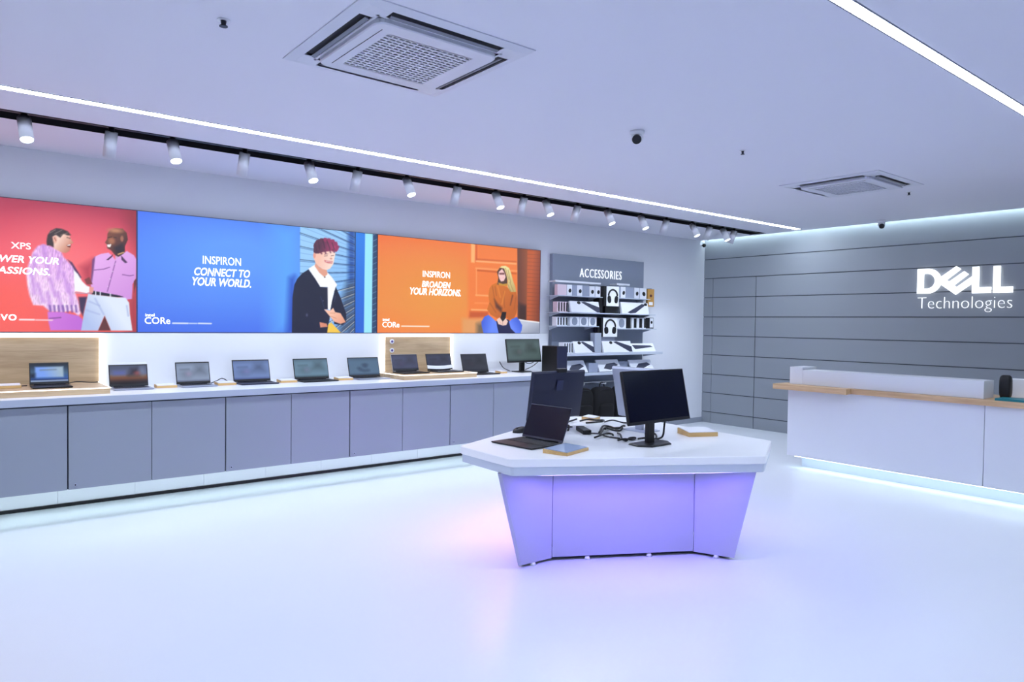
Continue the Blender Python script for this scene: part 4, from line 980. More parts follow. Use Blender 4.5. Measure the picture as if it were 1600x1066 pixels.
# the white cowl over the convertible's display and the pale band of the right riser's laptop
for k_, (za, zb, bow) in ((1, (.209, .222, .02)),):
    w_ = .315; Mt = Matrix.Translation((0, .03, .014)) @ Matrix.Rotation(-.3, 4, 'X')
    cw = MB(); rings = []
    for i in range(13):
        u = -1 + i / 6; x = u * w_ / 2; dz = -bow * (1 - u * u) * .5
        rings.append([tuple(Mt @ Vector(q)) for q in ((x, -.006, za + dz - .012), (x, .004, za + dz - .012), (x, .004, zb), (x, -.006, zb))])
    cw.loft(rings, 0).build('top_cowl', M_LAM, laps[k_])
w_ = .35; Mt = Matrix.Translation((0, .0, .014)) @ Matrix.Rotation(-.3, 4, 'X'); cw = MB(); rings = []
for i in range(13):
    u = -1 + i / 6; x = u * (w_ / 2 + .004); dz = -.012 * (1 - u * u)
    rings.append([tuple(Mt @ Vector(q)) for q in ((x, -.006, .022 + dz), (x, .0, .022 + dz), (x, .0, .062 + dz), (x, -.006, .062 + dz))])
cw.loft(rings, 0).build('pale_band', M_LAM, laps[7])['label'] = 'curved white band'

# spec stands: wooden block with a white card
def spec_stand(x, y, z, w, d, h, label, rz=0, top=None, group='wooden spec stands on the counter'):
    t = empty('spec_stand', (x, y, z), rz); tag(t, label, 'price stand', group)
    b = MB(); b.loft([[(-w / 2, -d / 2, 0), (w / 2, -d / 2, 0), (w / 2, d / 2, 0), (-w / 2, d / 2, 0)],
                      [(-w / 2, -d / 2, h * .7), (w / 2, -d / 2, h * .7), (w / 2, d / 2, h), (-w / 2, d / 2, h)]], 0)
    b.build('block', M_PINE, t)
    c_ = MB(); e = .006
    c_.loft([[(-w / 2 + e, -d / 2 + e, h * .7 + .001), (w / 2 - e, -d / 2 + e, h * .7 + .001), (w / 2 - e, d / 2 - e, h), (-w / 2 + e, d / 2 - e, h)],
             [(-w / 2 + e, -d / 2 + e, h * .7 + .005), (w / 2 - e, -d / 2 + e, h * .7 + .005), (w / 2 - e, d / 2 - e, h + .004), (-w / 2 + e, d / 2 - e, h + .004)]], 0)
    c_.build('card', top or M_CARD, t)
    return t
sp = ['between the two silver laptops at the left', 'between the silver laptop and the dark blue laptop', 'between the dark blue and the black laptop',
      'just right of the black laptop under the young man', 'beside the dark laptop on the right riser edge', 'at the foot of the counter monitor']
for k_, (x, z) in enumerate(((1.545, CT), (2.075, CT), (2.68, CT), (3.3, CT), (4.87, CT), (5.44, CT))):
    spec_stand(x, 7.02, z + .0005, .17 if k_ < 4 else .1, .12, .03, 'small wooden stand with white card ' + sp[k_])
t = spec_stand(.37, 6.98, RZ + .0015, .16, .1, .03, 'clear pale card stand at the left edge beside the small black laptop', 0, M_CARD)

# ------------------------------------------------------------------ monitors
def monitor(x, y, z, rz, w, h, bottom, tilt, label, group=None, body=M_BLACK, kind=None, neck_back=.06, base='hex', back=None, st=.8, bw=.30, nh=.42, px=0.0):
    """screen faces local -y; origin at the foot"""
    t = empty('monitor', (x, y, z), rz); tag(t, label, 'monitor', group)
    Mt = Matrix.Translation((px, -neck_back, bottom)) @ Matrix.Rotation(-tilt, 4, 'X')
    p = MB()
    p.cbox(-w / 2, w / 2, 0, .016, 0, h, .003)
    p.loft([[(-w * .498, .016, h * .01), (w * .498, .016, h * .01), (w * .498, .016, h * .99), (-w * .498, .016, h * .99)],
            [(-w * .485, .028, h * .03), (w * .485, .028, h * .03), (w * .485, .028, h * .97), (-w * .485, .028, h * .97)]], 0)
    pan = p.xf(Mt).build('panel', back or body, t)
    fr = MB(); e = .008
    fr.box(-w / 2, w / 2, -.003, 0, 0, .022); fr.box(-w / 2, w / 2, -.003, 0, h - e, h); fr.box(-w / 2, -w / 2 + e, -.003, 0, .022, h - e); fr.box(w / 2 - e, w / 2, -.003, 0, .022, h - e)
    fr.xf(Mt).build('bezel', M_BLACK, pan)
    if kind:
        screen_picture(kind, w - 2 * e, h - e - .022).build('display', print_mat('display_%02d' % int(st * 10), st, .15), lambda a, c_: tuple(Mt @ Vector((-w / 2 + e + a, -.001, .022 + c_))), pan)
    else:
        MB().box(-w / 2 + e, w / 2 - e, -.0015, 0, .022, h - e).xf(Mt).build('display', M_GLASSBLK, pan)
    c0 = Mt @ Vector((0, .02, h * nh))
    n = MB(); n.cbox(-.036, .036, -.012, .022, .010, c0.z + .03, .004)
    n.cbox(min(-.028, c0.x - .01), max(.028, c0.x + .01), min(c0.y, -.011), max(c0.y, -.011), c0.z - .03, c0.z + .03, .003)
    n.build('neck', body, t)
    if base == 'hex':
        q = bw / 2; pl = [(-q, -.03), (-q * .62, -.11), (q * .62, -.11), (q, -.03), (q * .9, .07), (-q * .9, .07)]
        MB().loft([[(a, b, .0005) for a, b in pl], [(a, b, .008) for a, b in pl], [(a * .93, b * .93, .013) for a, b in pl]], 0).build('foot', body, t)
    else:
        MB().cbox(-bw / 2, bw / 2, -.11, .09, .0005, .010, .003).build('foot', body, t)
    return t
monitor(5.83, 7.08, CT, 0, .56, .305, .13, .19, 'black monitor with grey screen at the right end of the wall counter', None, M_BLACK, 'grey', .06, 'hex', None, .75, .26)
# cables hanging behind the counter monitor
for k_, pts in enumerate(([(5.55, 7.2, 1.16), (5.60, 7.18, 1.08), (5.72, 7.2, 1.036)], [(5.95, 7.2, 1.165), (6.05, 7.2, 1.12), (6.2, 7.2, 1.17)], [(6.0, 7.22, 1.04), (6.1, 7.18, 1.09), (6.22, 7.2, 1.15)])):
    o = MB().tube(spline(pts), .005).build('monitor_cable', M_BLACK, None, pts[0])
    tag(o, 'thin black cable behind the counter monitor, ' + ('at its left', 'right of its neck, upper', 'right of its neck, lower')[k_], 'cable', 'cables behind the counter monitor')
t = empty('desktop_computer', (6.15, 6.80, CT)); tag(t, 'black upright desktop computer at the right end of the wall counter', 'computer')
MB().cbox(-.085, .085, -.13, .16, .006, .345, .006).build('case', M_BLACK, t)
MB().cbox(-.085, .085, -.145, -.131, .006, .345, .004).build('front_panel', M_NAVY, t)
for sx in (-.06, .06):
    for sy in (-.1, .12): MB().cyl((sx, sy, .0005), (sx, sy, .006), .012, n=10).build('foot', M_BLACK, t)
# black power leads on the counter
def lead(pts, label, cat='cable', r=.0045, group=None, name='power_cable'):
    P = spline(pts); o = MB().tube(P, r).build(name, M_BLACK, None, pts[0]); tag(o, label, cat, group); return o
lead([(.5, 7.10, RZ + .006), (.44, 7.08, RZ + .006), (.40, 7.1, RZ + .006)], 'short black lead on the left side of the small black laptop')
lead([(.79, 7.08, RZ + .012), (.86, 7.15, RZ + .02), (.98, 7.2, RZ + .006), (1.03, 7.22, RZ + .006)], 'thin brown black lead right of the small black laptop')
lead([(2.16, 7.16, CT + .006), (2.1, 7.2, CT + .05), (2.04, 7.18, CT + .03), (1.99, 7.2, CT + .006)], 'thin lead looping behind the stand left of the dark blue laptop')

# ------------------------------------------------------------------ accessories wall
AX0, AX1, AY = 6.60, 8.52, 7.37
o = MB().cbox(AX0, AX1, AY, 7.432, .09, 2.645, .003).build('display_board', M_ACC, None, (7.56, 7.4, .09))
tag(o, 'tall grey accessories board beside the orange poster', 'display board')
t = empty('wall_sign', (7.55, AY, 2.4)); tag(t, 'white capital letters spelling accessories on the grey board', 'sign')
mb = MB(); word(mb, 'ACCESSORIES', lambda u, w_, d: (u, AY - .001 - d, w_), 7.125, 8.005, 2.342, 2.468, -.008, .008, 0, 0, 1.16)
mb.build('lettering', glow('accessory_letters', (.95, .97, 1), .75), t, t.location)
SHELVES = []
def shelf(xa, xb, ztop, y0, th, label, lip=.0, rail=0):
    t = empty('wall_shelf', ((xa + xb) / 2, AY, ztop)); og = t.location; tag(t, label, 'shelf', 'shelves on the accessories board')
    b = MB(); b.cbox(xa, xb, y0, AY - .001, ztop - th, ztop, .002)
    b.build('board', M_SHELF, t, og)
    if lip: MB().box(xa, xb, y0 - .003, y0, ztop - th, ztop + lip).build('lip', M_LAM, t, og)
    for x in (xa + .06, xb - .06):
        MB().loft([[(x - .008, AY - .001, ztop - th - .05), (x - .008, AY - .001, ztop - th), (x - .008, y0 + .05, ztop - th)],
                   [(x + .008, AY - .001, ztop - th - .05), (x + .008, AY - .001, ztop - th), (x + .008, y0 + .05, ztop - th)]], 0).build('bracket', M_SHELF, t, og)
shelf(6.50, 7.375, 2.055, 7.14, .012, 'top left shelf of small mouse packs on the accessories board')
shelf(7.72, 8.42, 2.058, 7.14, .012, 'top right shelf of small mouse packs on the accessories board')
shelf(6.49, 7.72, 1.822, 7.10, .014, 'second shelf on the left holding a keyboard box')
shelf(7.725, 8.50, 1.822, 7.10, .014, 'second shelf on the right holding a keyboard box')
shelf(6.49, 7.31, 1.632, 7.14, .012, 'third shelf on the left below the keyboard box')
shelf(7.71, 8.58, 1.602, 7.14, .012, 'third shelf on the right of the lower headphone box')
shelf(6.56, 8.60, 1.252, 7.03, .036, 'long thick white shelf of slanted keyboard boxes')
shelf(6.56, 8.52, .972, 7.03, .036, 'lowest white shelf of flat boxes above the backpacks')
t = empty('header_rail', (7.0, 7.2, 2.25)); tag(t, 'thin white rail above the left mouse packs', 'rail', 'rails above the packs')
MB().box(6.49, 7.38, 7.19, 7.205, 2.236, 2.262).build('rail', M_LAM, t, t.location); MB().box(6.52, 6.535, 7.2, AY - .001, 2.24, 2.258).build('arm', M_LAM, t, t.location); MB().box(7.33, 7.345, 7.2, AY - .001, 2.24, 2.258).build('arm', M_LAM, t, t.location)
t = empty('header_rail', (7.85, 7.2, 2.26)); tag(t, 'short white rail above the right mouse packs', 'rail', 'rails above the packs')
MB().box(7.72, 8.0, 7.19, 7.205, 2.246, 2.272).build('rail', M_LAM, t, t.location); MB().box(7.75, 7.765, 7.2, AY - .001, 2.25, 2.268).build('arm', M_LAM, t, t.location); MB().box(7.95, 7.965, 7.2, AY - .001, 2.25, 2.268).build('arm', M_LAM, t, t.location)

def pack(x0, x1, z0, z1, y, d, m, label, art=None, name='accessory_box', cat='box', group='small packs on the accessories board', side=None):
    xc = (x0 + x1) / 2; t = empty(name, (xc, y, z0 + .0005)); og = (xc, y, z0); tag(t, label, cat, group)
    MB().box(x0, x1, y, y + d, z0, z1, 1 if side else 0, 2, 0).build('carton', [m, side] if side else m, t, og)
    w_ = x1 - x0; h_ = z1 - z0
    if art == 'mouse':
        e = MB(); e.ellipsoid((xc + .1 * w_, y, z0 + h_ * .45), w_ * .27, .006, h_ * .2, 14)
        e.xf(Matrix.Translation((xc + .1 * w_, y, z0 + h_ * .45)) @ Matrix.Rotation(.6, 4, 'Y') @ Matrix.Translation((-xc - .1 * w_, -y, -z0 - h_ * .45)))
        e.build('mouse_picture', M_BLACK, t, og)
    if art == 'round':
        e = MB(); e.ellipsoid((xc, y, z0 + h_ * .5), w_ * .32, .004, h_ * .42, 16, 0, .8); e.build('window', M_ACC, t, og)
    if art == 'spine':
        MB().box(x0 + w_ * .45, x1 - .002, y - .001, y, z0 + .01, z1 - .01).build('dark_panel', M_BLACK, t, og)
    if art == 'kraft':
        e = MB(); e.ellipsoid((xc, y, z0 + h_ * .62), w_ * .2, .004, h_ * .08, 12); e.build('product_picture', mat('brown_print', (90, 40, 40), .6), t, og)
        MB().box(xc - w_ * .3, xc + w_ * .3, y - .001, y, z0 + h_ * .08, z0 + h_ * .26).build('paper_label', M_CARD, t, og)
    return t
Y1R = 7.18
NUM = iter(ORD)
row = [(6.525, 6.695, M_CARDP, None, 'pale pink pack at the left end of the top shelf'), (6.702, 6.80, M_CARD, 'mouse', 'white mouse pack, leftmost on the top shelf'),
       (6.805, 6.893, M_CARDG, None, 'grey pack between the first two mouse packs of the top shelf'), (6.898, 7.0, M_CARD, 'mouse', 'white mouse pack, second from left on the top shelf'),
       (7.006, 7.134, M_CARDG, None, 'wide grey pack in the middle of the top left shelf'), (7.142, 7.245, M_CARD, 'mouse', 'white mouse pack, third from left on the top shelf'),
       (7.265, 7.365, M_CARD, 'mouse', 'white mouse pack just left of the upper headphone box'), (7.735, 7.79, M_CARDG, None, 'narrow grey pack just right of the upper headphone box'),
       (7.797, 7.9, M_CARD, 'mouse', 'white mouse pack, first one right of the upper headphone box'), (7.906, 8.08, M_CARDG, None, 'wide grey pack in the middle of the top right shelf'),
       (8.094, 8.2, M_CARD, 'mouse', 'white mouse pack, middle of the right part of the top shelf'), (8.226, 8.37, M_CARD, 'mouse', 'white mouse pack beside the brown kraft pack')]
for a, b, m_, art, lb in row: pack(a, b, 2.0565 if a < 7.5 else 2.0595, 2.205 if a < 7.5 else 2.222, Y1R, .06, m_, lb, art)
pack(8.425, 8.575, 1.945, 2.215, 7.2, .035, M_KRAFT, 'brown kraft hanging pack at the right end of the top row', 'kraft')
hk = MB().cyl((8.50, 7.19, 2.222), (8.50, AY - .0, 2.222), .006, n=8).build('display_hook', M_SILV, None, (8.5, AY, 2.222)); tag(hk, 'metal hook above the brown kraft pack', 'hook')
for k_ in range(4):
    a = 6.525 + k_ * .05
    pack(a, a + .042, 1.8235, 1.966, Y1R, .09, M_CARDP, 'slim pack with dark stripe on the second shelf, %s from left' % ORD[k_], 'spine', 'slim_pack', 'box', 'slim packs on the second shelf')
for k_ in range(4):
    a = 6.515 + k_ * .052
    pack(a, a + .044, 1.6335, 1.756, Y1R, .09, M_CARD, 'slim white pack with dark stripe on the third shelf, %s from left' % ORD[k_], 'spine', 'slim_pack', 'box', 'slim packs on the third shelf')
for k_ in range(4):
    a = 6.60 + k_ * .045
    pack(a, a + .036, 1.2535, 1.40, 7.12, .1, M_CARD, 'slim white pack with dark stripe on the long shelf, %s from left' % ORD[k_], 'spine', 'slim_pack', 'box', 'slim packs on the long shelf')
for (a, b, z0, lb) in ((6.775, 6.945, 1.6335, 'left'), (6.955, 7.125, 1.6335, 'middle'), (7.14, 7.295, 1.6335, 'right')):
    pack(a, b, z0, 1.762, Y1R, .08, M_CARD, 'white pack with round grey window on the third shelf, %s of three' % lb, 'round')
pack(7.73, 7.92, 1.6035, 1.758, Y1R, .08, M_CARD, 'white pack with round grey window right of the lower headphone box', 'round')
for (a, b, m_, art, lb) in ((7.928, 8.018, M_BLACK, None, 'dark slim pack right of the round window pack'), (8.045, 8.155, M_CARD, 'spine', 'white and dark pack on the third shelf, first of three'),
                            (8.165, 8.28, M_CARD, 'spine', 'white and dark pack on the third shelf, second of three'), (8.29, 8.37, M_CARD, 'spine', 'white and dark pack on the third shelf, third of three')):
    pack(a, b, 1.6035, 1.765, Y1R, .07, m_, lb, art)
t = pack(8.385, 8.55, 1.6035, 1.772, Y1R, .08, M_BLACK, 'black camera box at the right end of the third shelf')
MB().box(8.46, 8.54, Y1R - .001, Y1R, 1.62, 1.765).build('white_panel', M_CARD, t, (8.4675, Y1R, 1.6035)); MB().cyl((8.5, Y1R - .001, 1.70), (8.5, Y1R - .004, 1.70), .022, n=16).build('camera_picture', M_BLACK, t, (8.4675, Y1R, 1.6035))

def keyboard_box(x0, x1, z0, z1, label, flip=False, y=7.12, lean=.22, small=True):
    """long white box standing on the shelf, leaning back, with a keyboard and mouse printed on the front"""
    xc = (x0 + x1) / 2; w_ = x1 - x0; h_ = z1 - z0
    t = empty('keyboard_box', (xc, y, z0 + .0035)); tag(t, label, 'box', 'keyboard boxes on the accessories board')
    Mt = Matrix.Rotation(-lean, 4, 'X')
    MB().box(-w_ / 2, w_ / 2, 0, .032, 0.0, h_).xf(Mt).build('carton', M_CARD, t)
    s = -1 if flip else 1
    q = [(-.12, .92), (.0, .98), (.5, .50), (.5, .02), (.40, .02)] if not flip else [(-.3, .1), (.28, .9), (.42, .82), (.0, .08), (-.2, .02)]
    if not small: q = [(-.44, .82), (-.36, .3), (.44, .55), (.36, .72)]
    k_ = MB(); k_.add([(a * w_, -.0012, b * h_) for a, b in q], [tuple(range(len(q)))])
    k_.xf(Mt).build('keyboard_picture', mat('keyboard_print', (44, 48, 72), .5), t)
    if small:
        e = MB(); e.ellipsoid(((-.2 if not flip else .42) * w_, -.001, .86 * h_), .035, .002, .022, 12); e.xf(Mt).build('mouse_picture', M_BLACK, t)
    return t
keyboard_box(6.735, 7.30, 1.822, 1.98, 'white keyboard box standing on the left second shelf')
keyboard_box(7.765, 8.37, 1.822, 1.995, 'white keyboard box with its keyboard printed rising to the right', True)
keyboard_box(6.80, 7.19, 1.252, 1.42, 'white keyboard box on the long shelf, left of the silver carton', False, 7.1, .3)
keyboard_box(7.375, 7.985, 1.252, 1.42, 'white keyboard box on the long shelf under the lower headphone box', False, 7.1, .3)
keyboard_box(7.995, 8.52, 1.252, 1.39, 'flat keyboard pack at the right end of the long shelf', False, 7.1, .5, False)

def headphone_box(x0, x1, z0, z1, y, label, sx):
    xc = (x0 + x1) / 2; w_ = x1 - x0; h_ = z1 - z0; t = empty('headphone_box', (xc, y, z0 + .0005)); tag(t, label, 'box', 'headphone boxes on the accessories board')
    MB().box(-w_ / 2 - sx, w_ / 2, 0.001, .12, 0, h_).build('carton', M_BLACK, t)
    MB().box(-w_ / 2, w_ / 2, -.002, .001, 0, h_).build('front_card', mat('bright_card', (248, 250, 252), .45), t)
    p = MB(); r = w_ * .36; zc = h_ * .5
    arc = [(r * math.cos(a), -.004, zc + r * 1.02 * math.sin(a)) for a in [PI * (1.08 - 1.16 * i / 20) for i in range(21)]]
    p.tube(arc, .013, 8); hp = p.build('headband_picture', M_BLACK, t)
    for s in (-1, 1):
        e = MB(); e.ellipsoid((0, -.003, 0), w_ * .15, .006, h_ * .19, 16, 0, .8)
        e.xf(Matrix.Translation((s * r * .78, 0, zc - h_ * .16)) @ Matrix.Rotation(s * .18, 4, 'Y')).build('ear_cup_picture', M_BLACK, t)
    return t
pack(7.44, 7.71, 1.8235, 1.926, 7.15, .15, M_BLACK, 'black box under the upper headphone box')
headphone_box(7.44, 7.70, 1.927, 2.215, 7.13, 'upper black and white headphone box in the middle of the board', .055)
pack(7.315, 7.383, 1.8235, 2.04, 7.15, .12, M_BLACK, 'black carton at the left behind the upper headphone box')
pack(7.40, 7.69, 1.2535, 1.478, 7.19, .14, M_CARDG, 'grey carton carrying the lower headphone box')
headphone_box(7.40, 7.695, 1.479, 1.757, 7.15, 'lower black and white headphone box in the middle of the board', .04)
pack(7.215, 7.345, 1.2535, 1.535, 7.13, .09, mat('silver_card', (190, 198, 212), .3, .3), 'upright silver carton left of the lower headphone box', name='upright_carton')
pack(7.30, 7.352, 1.536, 1.62, 7.16, .08, M_BLACK, 'little black box on top of the upright silver carton')

# lowest shelf: flat boxes leaning with dark pictures, grey cartons between
def flat_box(x0, x1, z, h, label):
    w_ = x1 - x0; t = empty('flat_box', ((x0 + x1) / 2, 7.08, z + .0105)); tag(t, label, 'box', 'flat boxes on the lowest shelf')
    Mt = Matrix.Rotation(-.55, 4, 'X')
    MB().box(-w_ / 2, w_ / 2, 0, .02, 0, h).xf(Mt).build('carton', M_CARD, t)
    k_ = MB(); k_.add([(-.28 * w_, -.001, .25 * h), (.0, -.001, .1 * h), (.42 * w_, -.001, .5 * h), (.3 * w_, -.001, .72 * h), (-.1 * w_, -.001, .62 * h)], [(0, 1, 2, 3, 4)])
    k_.xf(Mt).build('product_picture', mat('keyboard_print', (44, 48, 72), .5), t)
flat_box(6.60, 7.04, .972, .19, 'flat white box at the left end of the lowest shelf')
flat_box(7.28, 7.74, .972, .19, 'flat white box in the middle of the lowest shelf')
flat_box(7.965, 8.46, .972, .17, 'flat white box at the right end of the lowest shelf')
pack(7.075, 7.255, .9735, 1.105, 7.1, .2, M_CARDG, 'grey carton on the lowest shelf between left and middle flat boxes')
pack(7.765, 7.95, .9735, 1.11, 7.16, .16, M_CARDG, 'grey carton on the lowest shelf between middle and right flat boxes')

# backpacks on a rail
BPX = (6.91, 7.34, 7.77)
t = empty('hanging_rail', (7.5, 7.30, .81)); tag(t, 'white metal rail for backpacks under the lowest shelf', 'rail')
b = MB(); b.cyl((6.7, 7.30, .81), (8.4, 7.30, .81), .009, n=10); b.build('bar', M_LAM, t, t.location)
for x in (6.75, 7.12, 8.35): MB().box(x - .006, x + .006, 7.30, AY - .001, .804, .816).build('arm', M_LAM, t, t.location)
for x in BPX:
    MB().cyl((x, 7.30, .81), (x, 7.02, .81), .006, n=10).cyl((x, 7.025, .81), (x, 7.02, .83), .006, n=8).build('peg', M_LAM, t, t.location)
def backpack():
    t = empty('backpack', (0, 0, 0))
    MB().ellipsoid((0, .0, -.30), .215, .10, .255, 24, 0, .55).build('body', M_FABRIC, t)
    MB().ellipsoid((0, -.09, -.40), .15, .035, .12, 20, 0, .5).build('front_pocket', M_FABRIC, t)
    MB().tube(spline([(-.05, 0, -.07), (-.04, 0, -.01), (0, 0, .0142), (.04, 0, -.01), (.05, 0, -.07)]), .008).build('handle', M_FABRIC, t)
    for s in (-1, 1): MB().tube(spline([(s * .07, .08, -.1), (s * .1, .125, -.2), (s * .1, .12, -.36), (s * .12, .08, -.5)]), .014).build('shoulder_strap', M_FABRIC, t)
    MB().tube(spline([(-.17, -.04, -.2), (-.12, -.075, -.1), (0, -.09, -.08), (.12, -.075, -.1), (.17, -.04, -.2)]), .004).build('zip', M_BLKM, t)
    return t
bp = backpack()
for k_, (x, lb) in enumerate(zip(BPX, ('black backpack hanging behind the dark blue monitor', 'black backpack with loop handle, middle one on the rail', 'black backpack hanging behind the silver backed monitor'))):
    q = bp if k_ == 0 else copy_tree(bp); q.location = (x, 7.10, .81); tag(q, lb, 'backpack', 'backpacks under the accessories board')
t = empty('price_tag', (7.60, 6.96, .69)); tag(t, 'white paper tag hanging from the rail by the backpacks', 'tag')
MB().box(-.03, .03, -.001, .001, -.06, .04).build('card', M_CARD, t); MB().tube([(0, 0, .04), (.06, .03, .09), (.12, .055, .112), (.163, .062, .117)], .0015, 6).build('string', M_BLACK, t)

# ------------------------------------------------------------------ island table
TZ = .78
hexa = [(2.818, 4.107), (2.805, 3.515), (4.295, 2.615), (4.912, 2.948), (5.037, 4.491), (4.544, 4.894)]
def rounded(poly, r, n=4):
    out = []
    for i, p in enumerate(poly):
        p = Vector((*p, 0)); a = (Vector((*poly[i - 1], 0)) - p); b = (Vector((*poly[(i + 1) % len(poly)], 0)) - p)
        a.normalize(); b.normalize(); h = math.acos(max(-1, min(1, a.dot(b)))) / 2
        t_ = r / math.tan(h); c_ = p + (a + b).normalized() * (r / math.sin(h))
        s0 = p + a * t_ - c_; s1 = p + b * t_ - c_
        a0 = math.atan2(s0.y, s0.x); d = math.atan2(s1.y, s1.x) - a0
        d = (d + PI) % (2 * PI) - PI
        out += [(c_.x + r * math.cos(a0 + d * k / n), c_.y + r * math.sin(a0 + d * k / n)) for k in range(n + 1)]
    return out
def inset(poly, d):
    cx = sum(p[0] for p in poly) / len(poly); cy = sum(p[1] for p in poly) / len(poly); out = []
    for x, y in poly:
        L = math.hypot(x - cx, y - cy); out.append((x - (x - cx) / L * d, y - (y - cy) / L * d))
    return out
og = (4.06, 3.77, 0)
t = empty('island_table', og); tag(t, 'white six cornered island table with violet lit base in the middle', 'table')
hp = rounded(hexa, .05)
ring = lambda d, z: [(x, y, z) for x, y in inset(hp, d)]
b = MB(); b.loft([ring(.004, TZ - .054), ring(0, TZ - .050), ring(0, TZ - .004), ring(.004, TZ)], 0)
b.build('tabletop', M_TOP, t, og)
b = MB(); b.loft([ring(.014, TZ - .110), ring(.012, TZ - .108), ring(.012, TZ - .056), ring(.014, TZ - .0545)], 0)
b.build('lower_edge', mat('table_edge', (206, 214, 226), .35), t, og)
P1, P2, P3, P4 = (2.977, 3.626), (3.269, 3.616), (4.185, 3.11), (4.305, 2.851)
P1t, P4t = (2.797, 3.632), (4.365, 2.722)
W4, W4t, W3, W2, W1, W1t = (4.62, 3.25), (4.70, 3.18), (4.58, 4.18), (4.28, 4.38), (3.50, 4.16), (3.40, 4.20)
BZ0, BZ1 = .022, TZ - .111
def side(name, a, b, at, bt, th=.022, z0=BZ0, gap=.0015):
    """an upright panel from a to b (outer face on the right hand going a to b), leaning to at, bt at the top"""
    def quad(p, q):
        d = Vector((q[0] - p[0], q[1] - p[1], 0)).normalized(); n = Vector((-d.y, d.x, 0)) * th; g = d * gap; k = d * th * .5
        return [(p[0] + g.x, p[1] + g.y), (q[0] - g.x, q[1] - g.y), (q[0] - g.x - k.x + n.x, q[1] - g.y - k.y + n.y), (p[0] + g.x + k.x + n.x, p[1] + g.y + k.y + n.y)]
    MB().prism(quad(a, b), z0, BZ1, 0, quad(at, bt)).build(name, M_BASE, t, og)
side('wing_panel', P1, P2, P1t, P2); side('centre_panel', P2, P3, P2, P3, .022, BZ0 + .006, .002); side('wing_panel', P3, P4, P3, P4t)
side('side_panel', P4, W4, P4t, W4t); side('side_panel', W4, W3, W4t, W3); side('side_panel', W3, W2, W3, W2); side('side_panel', W2, W1, W2, W1t); side('side_panel', W1, P1, W1t, P1t)
MB().prism([(3.40, 3.66), (4.2, 3.2), (4.45, 3.35), (4.45, 4.12), (4.25, 4.28), (3.45, 4.03)], .03, BZ1).build('core', M_BLACK, t, og)
for x, y in ((3.11, 3.632), (3.5, 3.50), (3.9, 3.28), (4.262, 2.97), (4.47, 3.06), (4.58, 3.7), (4.4, 4.28), (3.9, 4.26), (3.27, 3.92)):
    MB().cyl((x, y, .0005), (x, y, BZ0), .022, .014, n=14).build('levelling_foot', M_LAM, t, og)
# violet strips under the three long overhangs
for a, b in ((hexa[1], hexa[2]), (hexa[3], hexa[4]), (hexa[5], hexa[0])):
    d = Vector((b[0] - a[0], b[1] - a[1], 0)).normalized(); n_ = Vector((-d.y, d.x, 0))
    bar = lambda off, w_: [tuple((Vector((*a, 0)) + d * .2 + n_ * off).xy), tuple((Vector((*b, 0)) - d * .2 + n_ * off).xy), tuple((Vector((*b, 0)) - d * .2 + n_ * (off + w_)).xy), tuple((Vector((*a, 0)) + d * .2 + n_ * (off + w_)).xy)]
    MB().prism(bar(.045, .018), TZ - .1165, TZ - .111).build('violet_light_strip', G_PINK if a == hexa[5] else G_VIOLET, t, og)
    MB().prism(bar(.080, .006), TZ - .126, TZ - .1105).build('light_shield', M_LAM, t, og)  # lip added to keep strip light off the panel tops

# things on the island table
laptop(3.413, 3.915, TZ, .41, .31, .265, .40, 'big black laptop opened toward the left on the white island table', M_BLKM, M_NAVY, 'off', -PI / 2 + .10, group='laptops on the island table')
spec_stand(3.29, 3.51, TZ + .0005, .29, .19, .028, 'wooden stand with clear blue card in front of the big laptop', .28, mat('clear_card', (170, 186, 214), .15), 'wooden stands on the island table')
spec_stand(4.68, 3.46, TZ + .0005, .25, .2, .045, 'wooden stand with white card on the right side of the island table', -.45, None, 'wooden stands on the island table')
spec_stand(4.60, 4.58, TZ + .0005, .16, .12, .03, 'wooden stand half hidden by cables at the back of the table', .4, None, 'wooden stands on the island table')
monitor(4.015, 3.385, TZ, .02, .683, .378, .18, .213, 'black monitor facing the right front on the island table', 'monitors on the island table', M_BLACK, None, .135, 'hex', None, .8, .35, .42, -.05)
tm = monitor(3.985, 4.40, TZ, PI, .585, .41, .077, .157, 'dark navy monitor seen from behind at the left of the table', 'monitors on the island table', M_NAVY, None, .02, 'flat', M_NAVY, .8, .26, .03)
Mt = Matrix.Translation((0, -.02, .077)) @ Matrix.Rotation(-.157, 4, 'X')
MB().cbox(-.07, .03, -.004, .03, .40, .432, .004).xf(Mt).build('webcam', M_BLACK, tm)
MB().box(-.035, .035, .0382, .039, .25, .335).xf(Mt).build('badge_plate', mat('navy_badge', (48, 54, 84), .3), tm)
monitor(4.46, 3.87, TZ, PI / 2, .523, .434, .10, .212, 'silver backed monitor turned away, behind the black monitor', 'monitors on the island table', M_LSILV, None, .04, 'flat', M_LSILV, .8, .24)
t = empty('computer_mouse', (3.60, 4.37, TZ + .0005), .35); tag(t, 'black computer mouse behind the big laptop', 'mouse')
MB().ellipsoid((0, 0, 0.0), .10, .05, .04, 20, 0, .8, 0.0).build('shell', M_BLACK, t)
MB().box(-.075, -.02, -.003, .003, .030, .0405).build('scroll_wheel', M_KEYS, t)
t = empty('power_adapter', (3.995, 4.06, TZ + .0005), 1.05); tag(t, 'black power adapter brick among the cables on the table', 'power adapter')
MB().cbox(-.12, .12, -.034, .034, 0, .036, .005).build('brick', M_BLACK, t)
CZ = TZ + .009
tc = lambda pts, dz=0: [(x, y, CZ + dz + (.012 if i % 3 == 1 else 0)) for i, (x, y) in enumerate(pts)]
